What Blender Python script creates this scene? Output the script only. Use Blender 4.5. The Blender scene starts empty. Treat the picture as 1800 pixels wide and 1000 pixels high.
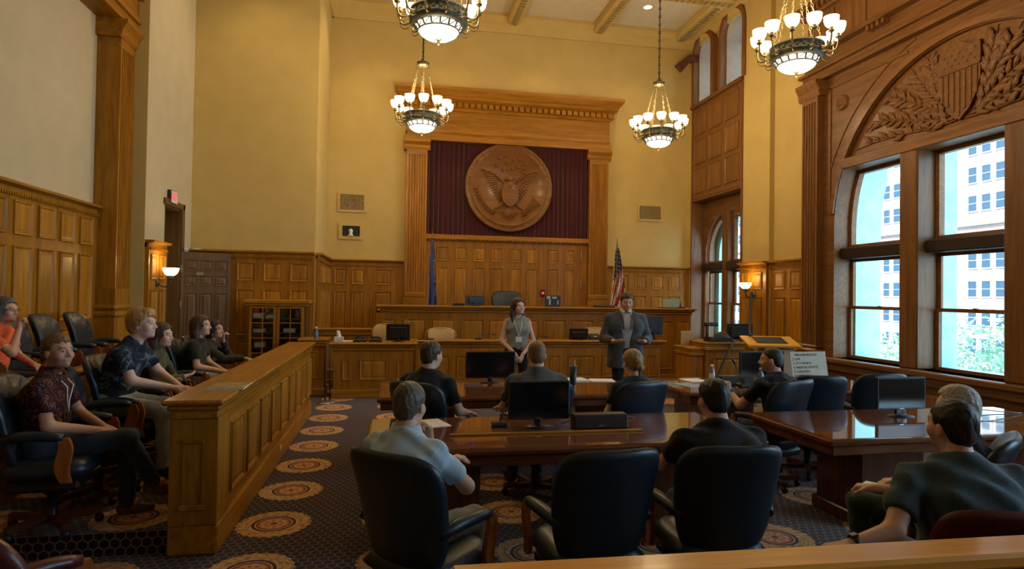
import bpy, bmesh, math, random
import numpy as np
from mathutils import Vector, Matrix
from mathutils.geometry import tessellate_polygon
random.seed(7)
rng = np.random.default_rng(7)
SC = bpy.context.scene
COL = SC.collection
PI = math.pi

# ------------------------------------------------------------------ camera
cam_d = bpy.data.cameras.new('camera')
cam = bpy.data.objects.new('camera', cam_d)
COL.objects.link(cam)
SC.camera = cam
cam_d.sensor_width = 36.0
cam_d.lens = 1095 * 36.0 / 1800.0
cam_d.clip_start = 0.05
cam_d.clip_end = 300
_yaw, _pit, _rol = math.radians(10.8), math.radians(0.95), math.radians(0.87)
_f = Vector((math.sin(_yaw) * math.cos(_pit), math.cos(_yaw) * math.cos(_pit), math.sin(_pit)))
_r = Vector((math.cos(_yaw), -math.sin(_yaw), 0))
_u = _r.cross(_f)
_r2 = math.cos(_rol) * _r + math.sin(_rol) * _u
_u2 = -math.sin(_rol) * _r + math.cos(_rol) * _u
_m = Matrix((_r2, _u2, -_f)).transposed().to_4x4()
_m.translation = (0, 0, 1.75)
cam.matrix_world = _m

# ------------------------------------------------------------------ view, world, daylight
SC.view_settings.view_transform = 'Standard'
SC.view_settings.look = 'None'
SC.view_settings.gamma = 1.0
SC.view_settings.exposure = 0.12
SC.view_settings.use_curve_mapping = False
world = bpy.data.worlds.new('sky')
SC.world = world
world.use_nodes = True
_wn = world.node_tree.nodes
_wn['Background'].inputs[0].default_value = (0.64, 0.82, 1.0, 1)
_wn['Background'].inputs[1].default_value = 6.4

sun_d = bpy.data.lights.new('sun', 'SUN')
sun_d.energy = 11.0
sun_d.angle = 0.01
sun_d.color = (1.0, 0.95, 0.88)
sun = bpy.data.objects.new('sun', sun_d)
COL.objects.link(sun)
sun.rotation_euler = Vector((0.70, 0.25, -0.67)).to_track_quat('-Z', 'Y').to_euler()

CHW, DLW, SCW = 105.0, 95.0, 7.0      # chandelier, downlight and sconce power
def portal(name, loc, sx, sy):
    d = bpy.data.lights.new(name, 'AREA')
    d.shape = 'RECTANGLE'
    d.size, d.size_y = sx, sy
    d.cycles.is_portal = True
    o = bpy.data.objects.new(name, d)
    COL.objects.link(o)
    o.location = loc
    o.rotation_euler = Vector((-1, 0, 0)).to_track_quat('-Z', 'Y').to_euler()
portal('sky_portal', (8.25, 6.75, 2.5), 5.2, 4.0)
portal('sky_portal', (8.25, 12.9, 2.4), 2.6, 3.6)
portal('sky_portal', (8.25, 12.9, 7.2), 2.6, 2.2)
portal('sky_portal', (8.25, 6.75, 7.4), 4.6, 1.8)
portal('sky_portal', (8.25, 0.6, 2.5), 5.2, 4.0)

# ------------------------------------------------------------------ mesh helpers
class MB:
    """collects shapes; build() links them as one mesh object"""
    def __init__(self):
        self.v, self.f, self.m = [], [], []
        self.M = Matrix.Identity(4)
        self.mi = 0
        self.sm = False
        self.s = []
    def add(self, verts, faces, smooth=None):
        o = len(self.v)
        M = self.M
        self.v += [tuple(M @ Vector(p)) for p in verts]
        self.f += [tuple(o + i for i in q) for q in faces]
        self.m += [self.mi] * len(faces)
        self.s += [self.sm if smooth is None else smooth] * len(faces)
        return self
    def at(self, loc=(0, 0, 0), rot=(0, 0, 0), sc=1):
        self.M = Matrix.Translation(loc) @ Matrix.Rotation(rot[2], 4, 'Z') @ Matrix.Rotation(rot[1], 4, 'Y') @ Matrix.Rotation(rot[0], 4, 'X') @ Matrix.Scale(sc, 4)
        return self
    def box(self, x0, y0, z0, x1, y1, z1, c=0.0):
        if x1 < x0: x0, x1 = x1, x0
        if y1 < y0: y0, y1 = y1, y0
        if z1 < z0: z0, z1 = z1, z0
        c = min(c, (x1 - x0) * .45, (y1 - y0) * .45, (z1 - z0) * .45)
        if c <= 0:
            v = [(x0, y0, z0), (x1, y0, z0), (x1, y1, z0), (x0, y1, z0), (x0, y0, z1), (x1, y0, z1), (x1, y1, z1), (x0, y1, z1)]
            f = [(0, 3, 2, 1), (4, 5, 6, 7), (0, 1, 5, 4), (1, 2, 6, 5), (2, 3, 7, 6), (3, 0, 4, 7)]
            return self.add(v, f, False)
        v, idx = [], {}
        X, Y, Z = (x0, x1), (y0, y1), (z0, z1)
        for i in (0, 1):
            for j in (0, 1):
                for k in (0, 1):
                    sx, sy, sz = (1 - 2 * i) * c, (1 - 2 * j) * c, (1 - 2 * k) * c
                    for a, d in enumerate(((0, sy, sz), (sx, 0, sz), (sx, sy, 0))):
                        idx[i, j, k, a] = len(v)
                        v.append((X[i] + d[0], Y[j] + d[1], Z[k] + d[2]))
        I = lambda i, j, k, a: idx[i, j, k, a]
        f = []
        for a in range(3):
            b, d = (a + 1) % 3, (a + 2) % 3
            for s in (0, 1):
                q = []
                for (p, r) in ((0, 0), (1, 0), (1, 1), (0, 1)):
                    t = [0, 0, 0]; t[a] = s; t[b] = p; t[d] = r
                    q.append(I(*t, a))
                f.append(tuple(q if s else q[::-1]))
        for a in range(3):
            b, d = (a + 1) % 3, (a + 2) % 3
            for p in (0, 1):
                for r in (0, 1):
                    t0 = [0, 0, 0]; t0[b] = p; t0[d] = r
                    t1 = list(t0); t1[a] = 1
                    q = [I(*t0, b), I(*t1, b), I(*t1, d), I(*t0, d)]
                    f.append(tuple(q if (p + r) % 2 == 0 else q[::-1]))
        for i in (0, 1):
            for j in (0, 1):
                for k in (0, 1):
                    q = [I(i, j, k, 0), I(i, j, k, 1), I(i, j, k, 2)]
                    f.append(tuple(q if (i + j + k) % 2 else q[::-1]))
        return self.add(v, f, False)
    def tube(self, pts, r, n=8, caps=True, smooth=True):
        """sweep of circles along pts; r a number or one per point"""
        P = [Vector(p) for p in pts]
        R = [r] * len(P) if not hasattr(r, '__len__') else r
        v, f = [], []
        up = None
        for i, p in enumerate(P):
            d = (P[min(i + 1, len(P) - 1)] - P[max(i - 1, 0)])
            d = d.normalized() if d.length > 1e-9 else Vector((0, 0, 1))
            if up is None:
                up = Vector((0, 0, 1)) if abs(d.z) < .9 else Vector((1, 0, 0))
            a = d.cross(up)
            if a.length < 1e-6:
                a = d.cross(Vector((0.3, 1, 0.2)))
            a.normalize()
            b = a.cross(d); up = b
            for k in range(n):
                t = 2 * PI * k / n
                v.append(p + R[i] * (math.cos(t) * a + math.sin(t) * b))
        for i in range(len(P) - 1):
            for k in range(n):
                q = (k + 1) % n
                f.append((i * n + k, (i + 1) * n + k, (i + 1) * n + q, i * n + q))
        self.add(v, f, smooth)
        if caps:
            o = len(self.v) - len(v)
            self.f += [tuple(o + k for k in range(n)), tuple(o + (len(P) - 1) * n + k for k in reversed(range(n)))]
            self.m += [self.mi] * 2
            self.s += [False] * 2
        return self
    def lathe(self, prof, n=24, smooth=True, a0=0, a1=2 * PI):
        """prof list of (r, z) about local Z"""
        full = abs(a1 - a0 - 2 * PI) < 1e-6
        m = n if full else n + 1
        v, f = [], []
        for (r, z) in prof:
            for k in range(m):
                t = a0 + (a1 - a0) * k / n
                v.append((r * math.cos(t), r * math.sin(t), z))
        for i in range(len(prof) - 1):
            for k in range(n):
                q = (k + 1) % m
                f.append((i * m + k, i * m + q, (i + 1) * m + q, (i + 1) * m + k))
        return self.add(v, f, smooth)
    def prism(self, poly, d0, d1, axis='y', holes=(), smooth_side=False):
        """polygon (a,b) extruded along axis; x: (y,z), y: (x,z), z: (x,y); holes allowed"""
        def P(a, b, d):
            return {'x': (d, a, b), 'y': (a, d, b), 'z': (a, b, d)}[axis]
        loops = [list(poly)] + [list(h) for h in holes]
        tri = tessellate_polygon([[Vector((a, b, 0)) for a, b in L] for L in loops])
        flat = [p for L in loops for p in L]
        n = len(flat)
        v = [P(a, b, d0) for a, b in flat] + [P(a, b, d1) for a, b in flat]
        f = [tuple(t) for t in tri] + [tuple(n + i for i in reversed(t)) for t in tri]
        self.add(v, f, False)
        o = 0
        fs = []
        for L in loops:
            for i in range(len(L)):
                j = (i + 1) % len(L)
                fs.append((o + i, o + j, n + o + j, n + o + i))
            o += len(L)
        base = len(self.v) - 2 * n
        self.f += [tuple(base + i for i in q) for q in fs]
        self.m += [self.mi] * len(fs)
        self.s += [smooth_side] * len(fs)
        return self
    def grid(self, fn, nu, nv, smooth=True, closed_u=False):
        v = [fn(i / nu, j / nv) for j in range(nv + 1) for i in range(nu + (0 if closed_u else 1))]
        w = nu + (0 if closed_u else 1)
        f = []
        for j in range(nv):
            for i in range(nu):
                a = j * w + i; b = j * w + (i + 1) % w
                f.append((a, b, b + w, a + w))
        return self.add(v, f, smooth)
    def frame_panel(self, w, h, d=.022, m=.03, field=True):
        """panel moulding lying in XZ at y=0, facing -Y, centred on x, bottom at z=0; proud by d"""
        rings = [(0, 0), (.004, -d), (m * .55, -d * .8), (m, -.003), (m + .004, -.003)]
        if field and w > .16 and h > .16:
            rings += [(m + .035, -.013)]
        v, f = [], []
        for (i, y) in rings:
            v += [(-w / 2 + i, y, i), (w / 2 - i, y, i), (w / 2 - i, y, h - i), (-w / 2 + i, y, h - i)]
        for r in range(len(rings) - 1):
            for k in range(4):
                q = (k + 1) % 4
                f.append((4 * r + k, 4 * r + q, 4 * r + 4 + q, 4 * r + 4 + k))
        o = 4 * (len(rings) - 1)
        f.append((o, o + 1, o + 2, o + 3))
        return self.add(v, f, False)
    def mesh(self, name, mats):
        me = bpy.data.meshes.new(name)
        me.from_pydata(self.v, [], self.f)
        if not isinstance(mats, (list, tuple)):
            mats = [mats]
        for m in mats:
            me.materials.append(m)
        if len(mats) > 1:
            me.polygons.foreach_set('material_index', self.m)
        me.polygons.foreach_set('use_smooth', self.s)
        bm = bmesh.new(); bm.from_mesh(me)
        bmesh.ops.recalc_face_normals(bm, faces=bm.faces)
        bm.to_mesh(me); bm.free()
        me.update()
        return me
    def build(self, name, mats, parent=None, loc=None):
        return link(name, self.mesh(name, mats), parent, loc)

def link(name, me, parent=None, loc=None, rz=0):
    o = bpy.data.objects.new(name, me)
    COL.objects.link(o)
    if parent is not None:
        o.parent = parent
    if loc is not None:
        o.location = loc
    if rz:
        o.rotation_euler = (0, 0, rz)
    return o
def tag(o, label, cat, group=None):
    o['label'] = label; o['category'] = cat
    if group: o['group'] = group
    return o
def thing(name, label, cat, loc=(0, 0, 0), rz=0, group=None):
    o = bpy.data.objects.new(name, None)
    o.empty_display_size = .1
    COL.objects.link(o)
    o.location = loc; o.rotation_euler = (0, 0, rz)
    return tag(o, label, cat, group)
def struct(o, label=None):
    o['kind'] = 'structure'
    if label: o['label'] = label
    return o
def copy_tree(o, parent=None):
    c = o.copy()
    COL.objects.link(c)
    c.parent = parent
    for ch in list(o.children):
        copy_tree(ch, c)
    return c
def text_mesh(txt, size, depth=.003, align='CENTER'):
    cu = bpy.data.curves.new('lettering', 'FONT')
    cu.body = txt; cu.size = size; cu.extrude = depth; cu.align_x = align; cu.align_y = 'CENTER'
    cu.resolution_u = 2
    t = bpy.data.objects.new('lettering', cu)
    COL.objects.link(t)
    me = bpy.data.meshes.new_from_object(t)
    bpy.data.objects.remove(t)
    bpy.data.curves.remove(cu)
    return me
def arc(cx, cz, r, a0, a1, n):
    return [(cx + r * math.cos(a0 + (a1 - a0) * i / n), cz + r * math.sin(a0 + (a1 - a0) * i / n)) for i in range(n + 1)]
def bez(p0, p1, p2, p3, n=10):
    out = []
    for i in range(n + 1):
        t = i / n; s = 1 - t
        out.append(tuple(s**3 * a + 3 * s * s * t * b + 3 * s * t * t * c + t**3 * d for a, b, c, d in zip(p0, p1, p2, p3)))
    return out

# ------------------------------------------------------------------ materials
def mat(name, col, rough=.5, metal=0, spec=.5, coat=0, emit=None, estr=0, sheen=0):
    m = bpy.data.materials.new(name)
    m.use_nodes = True
    b = m.node_tree.nodes['Principled BSDF']
    b.inputs['Base Color'].default_value = (*col, 1)
    b.inputs['Roughness'].default_value = rough
    b.inputs['Metallic'].default_value = metal
    b.inputs['Specular IOR Level'].default_value = spec
    b.inputs['Coat Weight'].default_value = coat
    b.inputs['Coat Roughness'].default_value = .12
    if sheen:
        b.inputs['Sheen Weight'].default_value = sheen
    if emit:
        b.inputs['Emission Color'].default_value = (*emit, 1)
        b.inputs['Emission Strength'].default_value = estr
    return m
class NT:
    """small node-graph builder"""
    def __init__(self, m):
        self.t = m.node_tree; self.n = self.t.nodes; self.l = self.t.links
        self.b = self.n.get('Principled BSDF')
    def node(self, kind, **kw):
        x = self.n.new(kind)
        for k, v in kw.items():
            if k.startswith('i_'):
                x.inputs[k[2:].replace('_', ' ')].default_value = v
            else:
                setattr(x, k, v)
        return x
    def put(self, a, b):
        if hasattr(a, 'is_output') or hasattr(a, 'links'):
            self.l.new(a, b)
        else:
            b.default_value = a
    def math(self, op, a, b=0.0, c=None):
        x = self.n.new('ShaderNodeMath'); x.operation = op
        self.put(a, x.inputs[0]); self.put(b, x.inputs[1])
        if c is not None: self.put(c, x.inputs[2])
        return x.outputs[0]
    def vmath(self, op, a, b=None):
        x = self.n.new('ShaderNodeVectorMath'); x.operation = op
        self.put(a, x.inputs[0])
        if b is not None: self.put(b, x.inputs[1])
        return x
    def mix(self, f, a, b, mode='MIX'):
        x = self.n.new('ShaderNodeMix'); x.data_type = 'RGBA'; x.blend_type = mode
        self.put(f, x.inputs[0]); self.put(a, x.inputs[6]); self.put(b, x.inputs[7])
        return x.outputs[2]
    def ramp(self, f, stops, interp='LINEAR'):
        x = self.n.new('ShaderNodeValToRGB')
        x.color_ramp.interpolation = interp
        e = x.color_ramp.elements
        while len(e) < len(stops): e.new(.5)
        for el, (p, c) in zip(e, stops):
            el.position = p; el.color = (*c, 1)
        self.put(f, x.inputs[0])
        return x.outputs[0]
    def bump(self, h, strength=.2, dist=.01):
        x = self.n.new('ShaderNodeBump')
        x.inputs['Strength'].default_value = strength; x.inputs['Distance'].default_value = dist
        self.put(h, x.inputs['Height'])
        self.l.new(x.outputs[0], self.b.inputs['Normal'])
def wood(name, dark, light, axis='z', rough=.42, coat=.06, scale=1.0, var=.25):
    m = mat(name, light, rough, coat=coat, spec=.26)
    t = NT(m)
    tc = t.node('ShaderNodeTexCoord')
    oi = t.node('ShaderNodeObjectInfo')
    mp = t.node('ShaderNodeMapping')
    long, cross = 1.1 * scale, 14 * scale
    mp.inputs['Scale'].default_value = {'x': (long, cross, cross), 'y': (cross, long, cross), 'z': (cross, cross, long)}[axis]
    off = t.math('MULTIPLY', oi.outputs['Random'], 37.0)
    cmb = t.node('ShaderNodeCombineXYZ')
    t.l.new(off, cmb.inputs[0]); t.l.new(off, cmb.inputs[1]); t.l.new(off, cmb.inputs[2])
    ad = t.vmath('ADD', tc.outputs['Object'], cmb.outputs[0])
    t.l.new(ad.outputs[0], mp.inputs['Vector'])
    n1 = t.node('ShaderNodeTexNoise', i_Scale=1.0, i_Detail=5.0, i_Roughness=.6, i_Distortion=.6)
    t.l.new(mp.outputs[0], n1.inputs['Vector'])
    n2 = t.node('ShaderNodeTexNoise', i_Scale=4.0, i_Detail=3.0)
    t.l.new(mp.outputs[0], n2.inputs['Vector'])
    k = t.math('ADD', t.math('MULTIPLY', n1.outputs[0], .75), t.math('MULTIPLY', n2.outputs[0], .25))
    c = t.ramp(k, [(.32, dark), (.62, light)])
    g = t.math('ADD', t.math('MULTIPLY', oi.outputs['Random'], var), 1 - var * .5)
    v = t.node('ShaderNodeHueSaturation')
    t.l.new(c, v.inputs['Color']); t.l.new(g, v.inputs['Value'])
    t.l.new(v.outputs[0], t.b.inputs['Base Color'])
    t.bump(n2.outputs[0], .06, .004)
    return m
def noisy(m, scale=8, amt=.12, bump=.0, detail=3, coord='Object'):
    """mottle a plain material's colour a little and give it relief"""
    t = NT(m)
    col = tuple(t.b.inputs['Base Color'].default_value)[:3]
    tc = t.node('ShaderNodeTexCoord')
    n = t.node('ShaderNodeTexNoise', i_Scale=scale, i_Detail=detail)
    t.l.new(tc.outputs[coord], n.inputs['Vector'])
    a = tuple(x * (1 - amt) for x in col); b = tuple(min(1, x * (1 + amt)) for x in col)
    t.l.new(t.ramp(n.outputs[0], [(.3, a), (.7, b)]), t.b.inputs['Base Color'])
    if bump:
        t.bump(n.outputs[0], bump, .01)
    return m
WOODD, WOODL = (.205, .080, .006), (.410, .176, .014)
M = {}
M['wood'] = wood('oak_wood', WOODD, WOODL, 'z')
M['wood_x'] = wood('oak_wood_across', WOODD, WOODL, 'x')
M['wood_y'] = wood('oak_wood_along', WOODD, WOODL, 'y')
M['panel'] = wood('oak_panel', (.220, .088, .007), (.440, .196, .017), 'z', var=.35)
M['panel_x'] = wood('oak_panel_across', (.220, .088, .007), (.440, .196, .017), 'x', var=.3)
M['door'] = wood('dark_door_wood', (.085, .042, .011), (.160, .082, .022), 'z', var=.1)
M['carve'] = wood('carved_wood', (.13, .056, .018), (.235, .105, .036), 'y', rough=.45, coat=.05, var=.15)
M['mahog'] = wood('mahogany', (.075, .022, .010), (.165, .052, .020), 'x', rough=.13, coat=.6, var=.08)
M['mahog_z'] = wood('mahogany_pedestal', (.070, .022, .012), (.14, .046, .020), 'z', rough=.25, coat=.3, var=.08)
M['bay'] = wood('window_bay_oak', (.125, .052, .015), (.240, .108, .034), 'z')  # oak for the window wall, its backlit shade put into the colour
M['bay_y'] = wood('window_bay_oak_along', (.125, .052, .015), (.240, .108, .034), 'y')
M['bay_panel'] = wood('window_bay_panel', (.135, .057, .016), (.255, .118, .037), 'z', var=.3)
M['reveal'] = noisy(mat('tan_plaster_reveal', (.40, .29, .20), .8), 4, .1)
M['cherry'] = wood('cherry_arm', (.22, .060, .014), (.42, .135, .030), 'z', rough=.25, coat=.3)
M['paint'] = noisy(mat('ochre_paint', (.56, .415, .150), .8, spec=.25), 3.0, .05, .02)
M['paint2'] = noisy(mat('pale_paint', (.54, .47, .31), .8, spec=.25), 3.0, .05, .02)  # the ochre paint again, window daylight put into a paler colour
M['plaster'] = noisy(mat('ceiling_plaster', (.62, .575, .45), .9, spec=.2), 5.0, .04)
M['gilt'] = noisy(mat('gilt_relief', (.36, .26, .10), .6, .2), 30, .4, .3)
M['brass'] = noisy(mat('aged_brass', (.22, .17, .085), .42, .8), 30, .25)
M['bronze'] = noisy(mat('verdigris_bronze', (.13, .135, .105), .5, .6), 25, .35, .1)
M['iron'] = mat('dark_iron', (.05, .045, .04), .5, .6)
M['black'] = noisy(mat('black_plastic', (.012, .012, .014), .42), 60, .2)
M['screen'] = mat('dark_screen', (.006, .007, .009), .12)
M['chrome'] = mat('brushed_steel', (.45, .45, .46), .3, .9)
M['leather'] = noisy(mat('blue_black_leather', (.008, .021, .035), .38, spec=.58), 90, .3, .12)
M['leather2'] = noisy(mat('burgundy_leather', (.085, .014, .016), .34, spec=.55), 90, .3, .12)
M['tan_fab'] = noisy(mat('tan_upholstery', (.50, .33, .16), .85), 60, .15, .1)
M['paper'] = noisy(mat('white_paper', (.78, .78, .76), .8), 20, .03)
M['white'] = mat('white_plastic', (.75, .75, .73), .4)
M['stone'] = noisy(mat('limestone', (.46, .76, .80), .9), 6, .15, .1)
def opal(name, col, s):
    return mat(name, (.9, .86, .75), .35, emit=col, estr=s)
M['opal'] = opal('lit_opal_glass', (1.0, .80, .48), 2.6)
M['opal_bowl'] = opal('lit_alabaster_bowl', (1.0, .91, .76), 3.2)
M['lamp'] = opal('lit_downlight', (1.0, .86, .55), 9.0)
def glass(name, tint, refl=.05):
    m = bpy.data.materials.new(name)
    m.use_nodes = True
    t = NT(m)
    t.n.remove(t.b)
    tr = t.node('ShaderNodeBsdfTransparent'); tr.inputs[0].default_value = (*tint, 1)
    gl = t.node('ShaderNodeBsdfGlossy'); gl.inputs['Roughness'].default_value = .03
    mx = t.node('ShaderNodeMixShader'); mx.inputs[0].default_value = refl
    t.l.new(tr.outputs[0], mx.inputs[1]); t.l.new(gl.outputs[0], mx.inputs[2])
    t.l.new(mx.outputs[0], t.n['Material Output'].inputs[0])
    return m
M['glass'] = glass('window_glass', (.88, .965, 1.0))
M['pane'] = glass('cabinet_glass', (.85, .88, .86), .12)

def carpet():
    m = mat('patterned_carpet', (.02, .015, .03), .95, spec=.1, sheen=.2)
    t = NT(m)
    g = t.node('ShaderNodeNewGeometry')
    sep = t.node('ShaderNodeSeparateXYZ'); t.l.new(g.outputs['Position'], sep.inputs[0])
    px, py, pz = sep.outputs
    py = t.math('ADD', py, pz)
    s = .064
    u = t.math('DIVIDE', px, s); v = t.math('DIVIDE', py, s)
    def cell(ou, ov):
        a = t.math('SUBTRACT', t.math('FLOORED_MODULO', t.math('SUBTRACT', u, ou), 1.0), .5)
        b = t.math('SUBTRACT', t.math('FLOORED_MODULO', t.math('SUBTRACT', v, ov), 1.7320508), .8660254)
        a = t.math('ABSOLUTE', a); b = t.math('ABSOLUTE', b)
        d2 = t.math('ADD', t.math('MULTIPLY', a, a), t.math('MULTIPLY', b, b))
        h = t.math('MAXIMUM', a, t.math('ADD', t.math('MULTIPLY', a, .5), t.math('MULTIPLY', b, .8660254)))
        return d2, h
    da, ha = cell(0, 0); db, hb = cell(.5, .8660254)
    pick = t.math('LESS_THAN', da, db)
    h = t.math('ADD', t.math('MULTIPLY', pick, ha), t.math('MULTIPLY', t.math('SUBTRACT', 1.0, pick), hb))
    d = t.math('SQRT', t.math('MINIMUM', da, db))
    ncv = t.node('ShaderNodeCombineXYZ'); t.l.new(px, ncv.inputs[0]); t.l.new(py, ncv.inputs[1])
    nz = t.node('ShaderNodeTexNoise', i_Scale=55.0, i_Detail=2.0); t.l.new(ncv.outputs[0], nz.inputs['Vector'])
    nb = t.node('ShaderNodeTexNoise', i_Scale=26.0, i_Detail=4.0); t.l.new(ncv.outputs[0], nb.inputs['Vector'])
    base = t.ramp(h, [(0.0, (.030, .010, .014)), (.12, (.013, .007, .014)), (.39, (.013, .007, .016)), (.435, (.17, .095, .070)), (.5, (.25, .145, .10))], 'LINEAR')
    dot = t.math('GREATER_THAN', d, .535)
    base = t.mix(t.math('MULTIPLY', dot, .75), base, (.30, .20, .11, 1))
    # medallions on a .91 x .81 lattice
    mx = t.math('SUBTRACT', t.math('FLOORED_MODULO', t.math('ADD', px, .85 + .455), .91), .455)
    my = t.math('SUBTRACT', t.math('FLOORED_MODULO', t.math('ADD', py, -4.97 + .405), .81), .405)
    r = t.math('SQRT', t.math('ADD', t.math('MULTIPLY', mx, mx), t.math('MULTIPLY', my, my)))
    rr = t.math('DIVIDE', r, .30)
    ang = t.math('ARCTAN2', my, mx)
    pet = t.math('SINE', t.math('MULTIPLY', ang, 24.0))
    pet2 = t.math('SINE', t.math('MULTIPLY', ang, 8.0))
    tan, tan2, red, navy, cream = (.74, .42, .145), (.46, .22, .07), (.33, .045, .022), (.016, .014, .040), (.82, .52, .22)
    med = t.ramp(rr, [(0.0, navy), (.05, red), (.09, tan), (.33, tan2), (.36, red), (.42, tan), (.455, navy), (.53, cream), (.56, tan), (.63, tan2), (.655, tan), (.83, tan2), (.855, cream)], 'CONSTANT')
    inner = t.math('MULTIPLY', t.math('LESS_THAN', rr, .33), t.math('GREATER_THAN', t.math('ADD', pet2, t.math('MULTIPLY', t.math('SINE', t.math('MULTIPLY', rr, 40.0)), .8)), .35))
    med = t.mix(t.math('MULTIPLY', inner, .75), med, (*red, 1))
    orn = t.math('MULTIPLY', t.math('GREATER_THAN', nb.outputs[0], .54), t.math('GREATER_THAN', rr, .5))
    med = t.mix(t.math('MULTIPLY', orn, .55), med, (.20, .085, .035, 1))
    edge = t.math('ADD', .885, t.math('MULTIPLY', pet, .018))
    inside = t.math('LESS_THAN', rr, edge)
    c = t.mix(inside, base, med)
    c = t.mix(t.math('MULTIPLY', nz.outputs[0], .35), c, (.006, .005, .008, 1))
    t.l.new(c, t.b.inputs['Base Color'])
    t.bump(nz.outputs[0], .3, .004)
    return m
M['carpet'] = carpet()
# ------------------------------------------------------------------ room shell
b = MB().box(-4.4, -3.2, -.15, 8.0, 14.6, 0)
struct(b.build('floor', M['carpet']), 'dark hexagon-patterned carpet with round tan medallions')
WB, WR = 14.2, 7.2                       # back wall plane, right wall plane
b = MB().box(-1.43, WB, 0, 8.0, WB + .3, 8.4)
struct(b.build('wall_back', M['paint']), 'tall ochre painted wall behind the bench')
b = MB().box(-4.4, 12.0, 0, -1.43, 12.3, 8.4)
b.box(-1.75, 12.3, 0, -1.43, WB + .3, 8.4)
struct(b.build('wall_back_left', M['paint']), 'ochre wall stepping forward beside the door')
b = MB().prism([(9.92, 0), (12.0, 0), (12.0, 8.4), (9.92, 8.4)], -3.57, -3.95, 'x', holes=[[(10.72, 0.001), (11.42, 0.001), (11.42, 3.1), (10.72, 3.1)]])
b.box(-4.4, 9.9, 3.6, -3.95, 12, 8.4)
struct(b.build('wall_left_far', M['paint2']), 'pale wall with the tall doorway')
struct(MB().box(-4.05, 9.905, 0, -3.572, 9.922, 7.8).build('wall_left_return', M['paint']), 'narrow ochre return beside the tall pilaster')
b = MB().box(-4.9, 10.6, 0, -4.8, 11.6, 3.3).box(-4.9, 10.55, 0, -3.95, 10.6, 3.3).box(-4.9, 11.55, 0, -3.95, 11.6, 3.3).box(-4.9, 10.55, 3.2, -3.95, 11.6, 3.3)
struct(b.build('wall_vestibule', M['door']), 'dark wooden lining inside the doorway')
b = MB().box(-4.4, -3.2, 0, -4.05, 9.92, 8.4)
struct(b.build('wall_left', M['paint2']), 'pale plain wall above the jury box panelling')
b = MB().box(-4.4, -3.4, 0, 8.0, -3.2, 8.4)
struct(b.build('wall_front', M['paint2']), 'pale wall behind the gallery')

# right wall with openings
def archpoly(cy, r, z0, zs, n=20):
    return [(cy - r, z0), (cy + r, z0)] + arc(cy, zs, r, 0, PI, n)
AC, AR, AZ = 6.8, 2.3, 2.93              # near arch: centre, radius, spring height
UP = [(13.53, .40, 6.38, 7.56), (12.24, .43, 6.38, 7.54)]
holes = [[(4.0, .62), (9.4, .62), (9.4, 5.4), (4.0, 5.4)],
         [(11.8, .72), (14.04, .72), (14.04, 4.1), (11.8, 4.1)],
         [(-1.5, .8), (3.1, .8), (3.1, 4.6), (-1.5, 4.6)],
         [(4.6, 6.85), (9.25, 6.85), (9.25, 8.0), (4.6, 8.0)]] + [archpoly(c, r, z0, zs) for c, r, z0, zs in UP]
b = MB().prism([(-3.2, 0), (14.5, 0), (14.5, 8.4), (-3.2, 8.4)], WR, 7.72, 'x', holes=holes)
struct(b.build('wall_right', M['paint']), 'ochre window wall on the right')
b = MB()
for (y0, y1) in ((10.85, 11.78), (14.05, 14.2)):
    b.box(7.1, y0, 0, WR, y1, 8.05)
struct(b.build('wall_right_pier', M['paint']), 'ochre pier between the two window bays')
# outer stone reveals
b = MB().prism([(-3.2, -.5), (15.5, -.5), (15.5, 9.2), (-3.2, 9.2)], 7.75, 8.0, 'x', holes=[
    archpoly(AC, AR - .012, .7, AZ), archpoly(12.915, .96, .7, 2.75), [(-1.4, .8), (3.0, .8), (3.0, 4.5), (-1.4, 4.5)],
    [(4.8, 6.85), (9.1, 6.85), (9.1, 8.0), (4.8, 8.0)]] + [archpoly(c, r - .06, z0, zs) for c, r, z0, zs in UP])
struct(b.build('wall_outer', M['stone']), 'pale stone outer reveals seen through the window glass')

# ceiling: plaster, beams and cornice
b = MB().box(-4.4, -3.4, 8.2, 8.0, 14.6, 8.5)
ceil = struct(b.build('ceiling', M['plaster']), 'cream coffered ceiling')
def beam(x0, y0, x1, y1):
    b = MB().box(x0, y0, 8.0, x1, y1, 8.2, .02)
    b.build('beam', M['paint'], ceil)
def gilt(x0, y0, x1, y1):
    """pierced scroll relief under a beam"""
    b = MB()
    alongx = (x1 - x0) > (y1 - y0)
    L = (x1 - x0) if alongx else (y1 - y0)
    n = int(L / .13)
    cx, cy = (x0 + x1) / 2, (y0 + y1) / 2
    for i in range(n):
        t = -L / 2 + (i + .5) * L / n
        for s in (-1, 1):
            p = (cx + t, cy + s * .035 * (1 if i % 2 else -1), 7.995) if alongx else (cx + s * .035 * (1 if i % 2 else -1), cy + t, 7.995)
            b.at(p)
            b.lathe([(.02, .0), (.045, -.012), (.03, -.022), (.0, -.015)], 6)
    b.at()
    o = b.build('beam_relief', M['gilt'], ceil)
    o['kind'] = 'stuff'
BX = [-1.66 + 2.07 * i for i in range(5)]
BY = [12.25 - 2.4 * i for i in range(7)]
for x in BX:
    for i, y in enumerate(BY):
        ya, yb = (y, WB) if i == 0 else (y, BY[i - 1] - .3)
        if x < -1.43 and i == 0: continue
        beam(x, y, x + .3, yb)
        gilt(x + .08, y + .02, x + .22, yb - .1)
for i, y in enumerate(BY):
    beam(-4.4, y - .3, 8.0, y)
    gilt(-1.3, y - .22, 7.0, y - .08)
b = MB()
prof = [(0, 0), (.05, .0), (.07, .06), (.14, .13), (.16, .2), (.26, .3), (.26, .38), (0, .38)]
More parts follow.
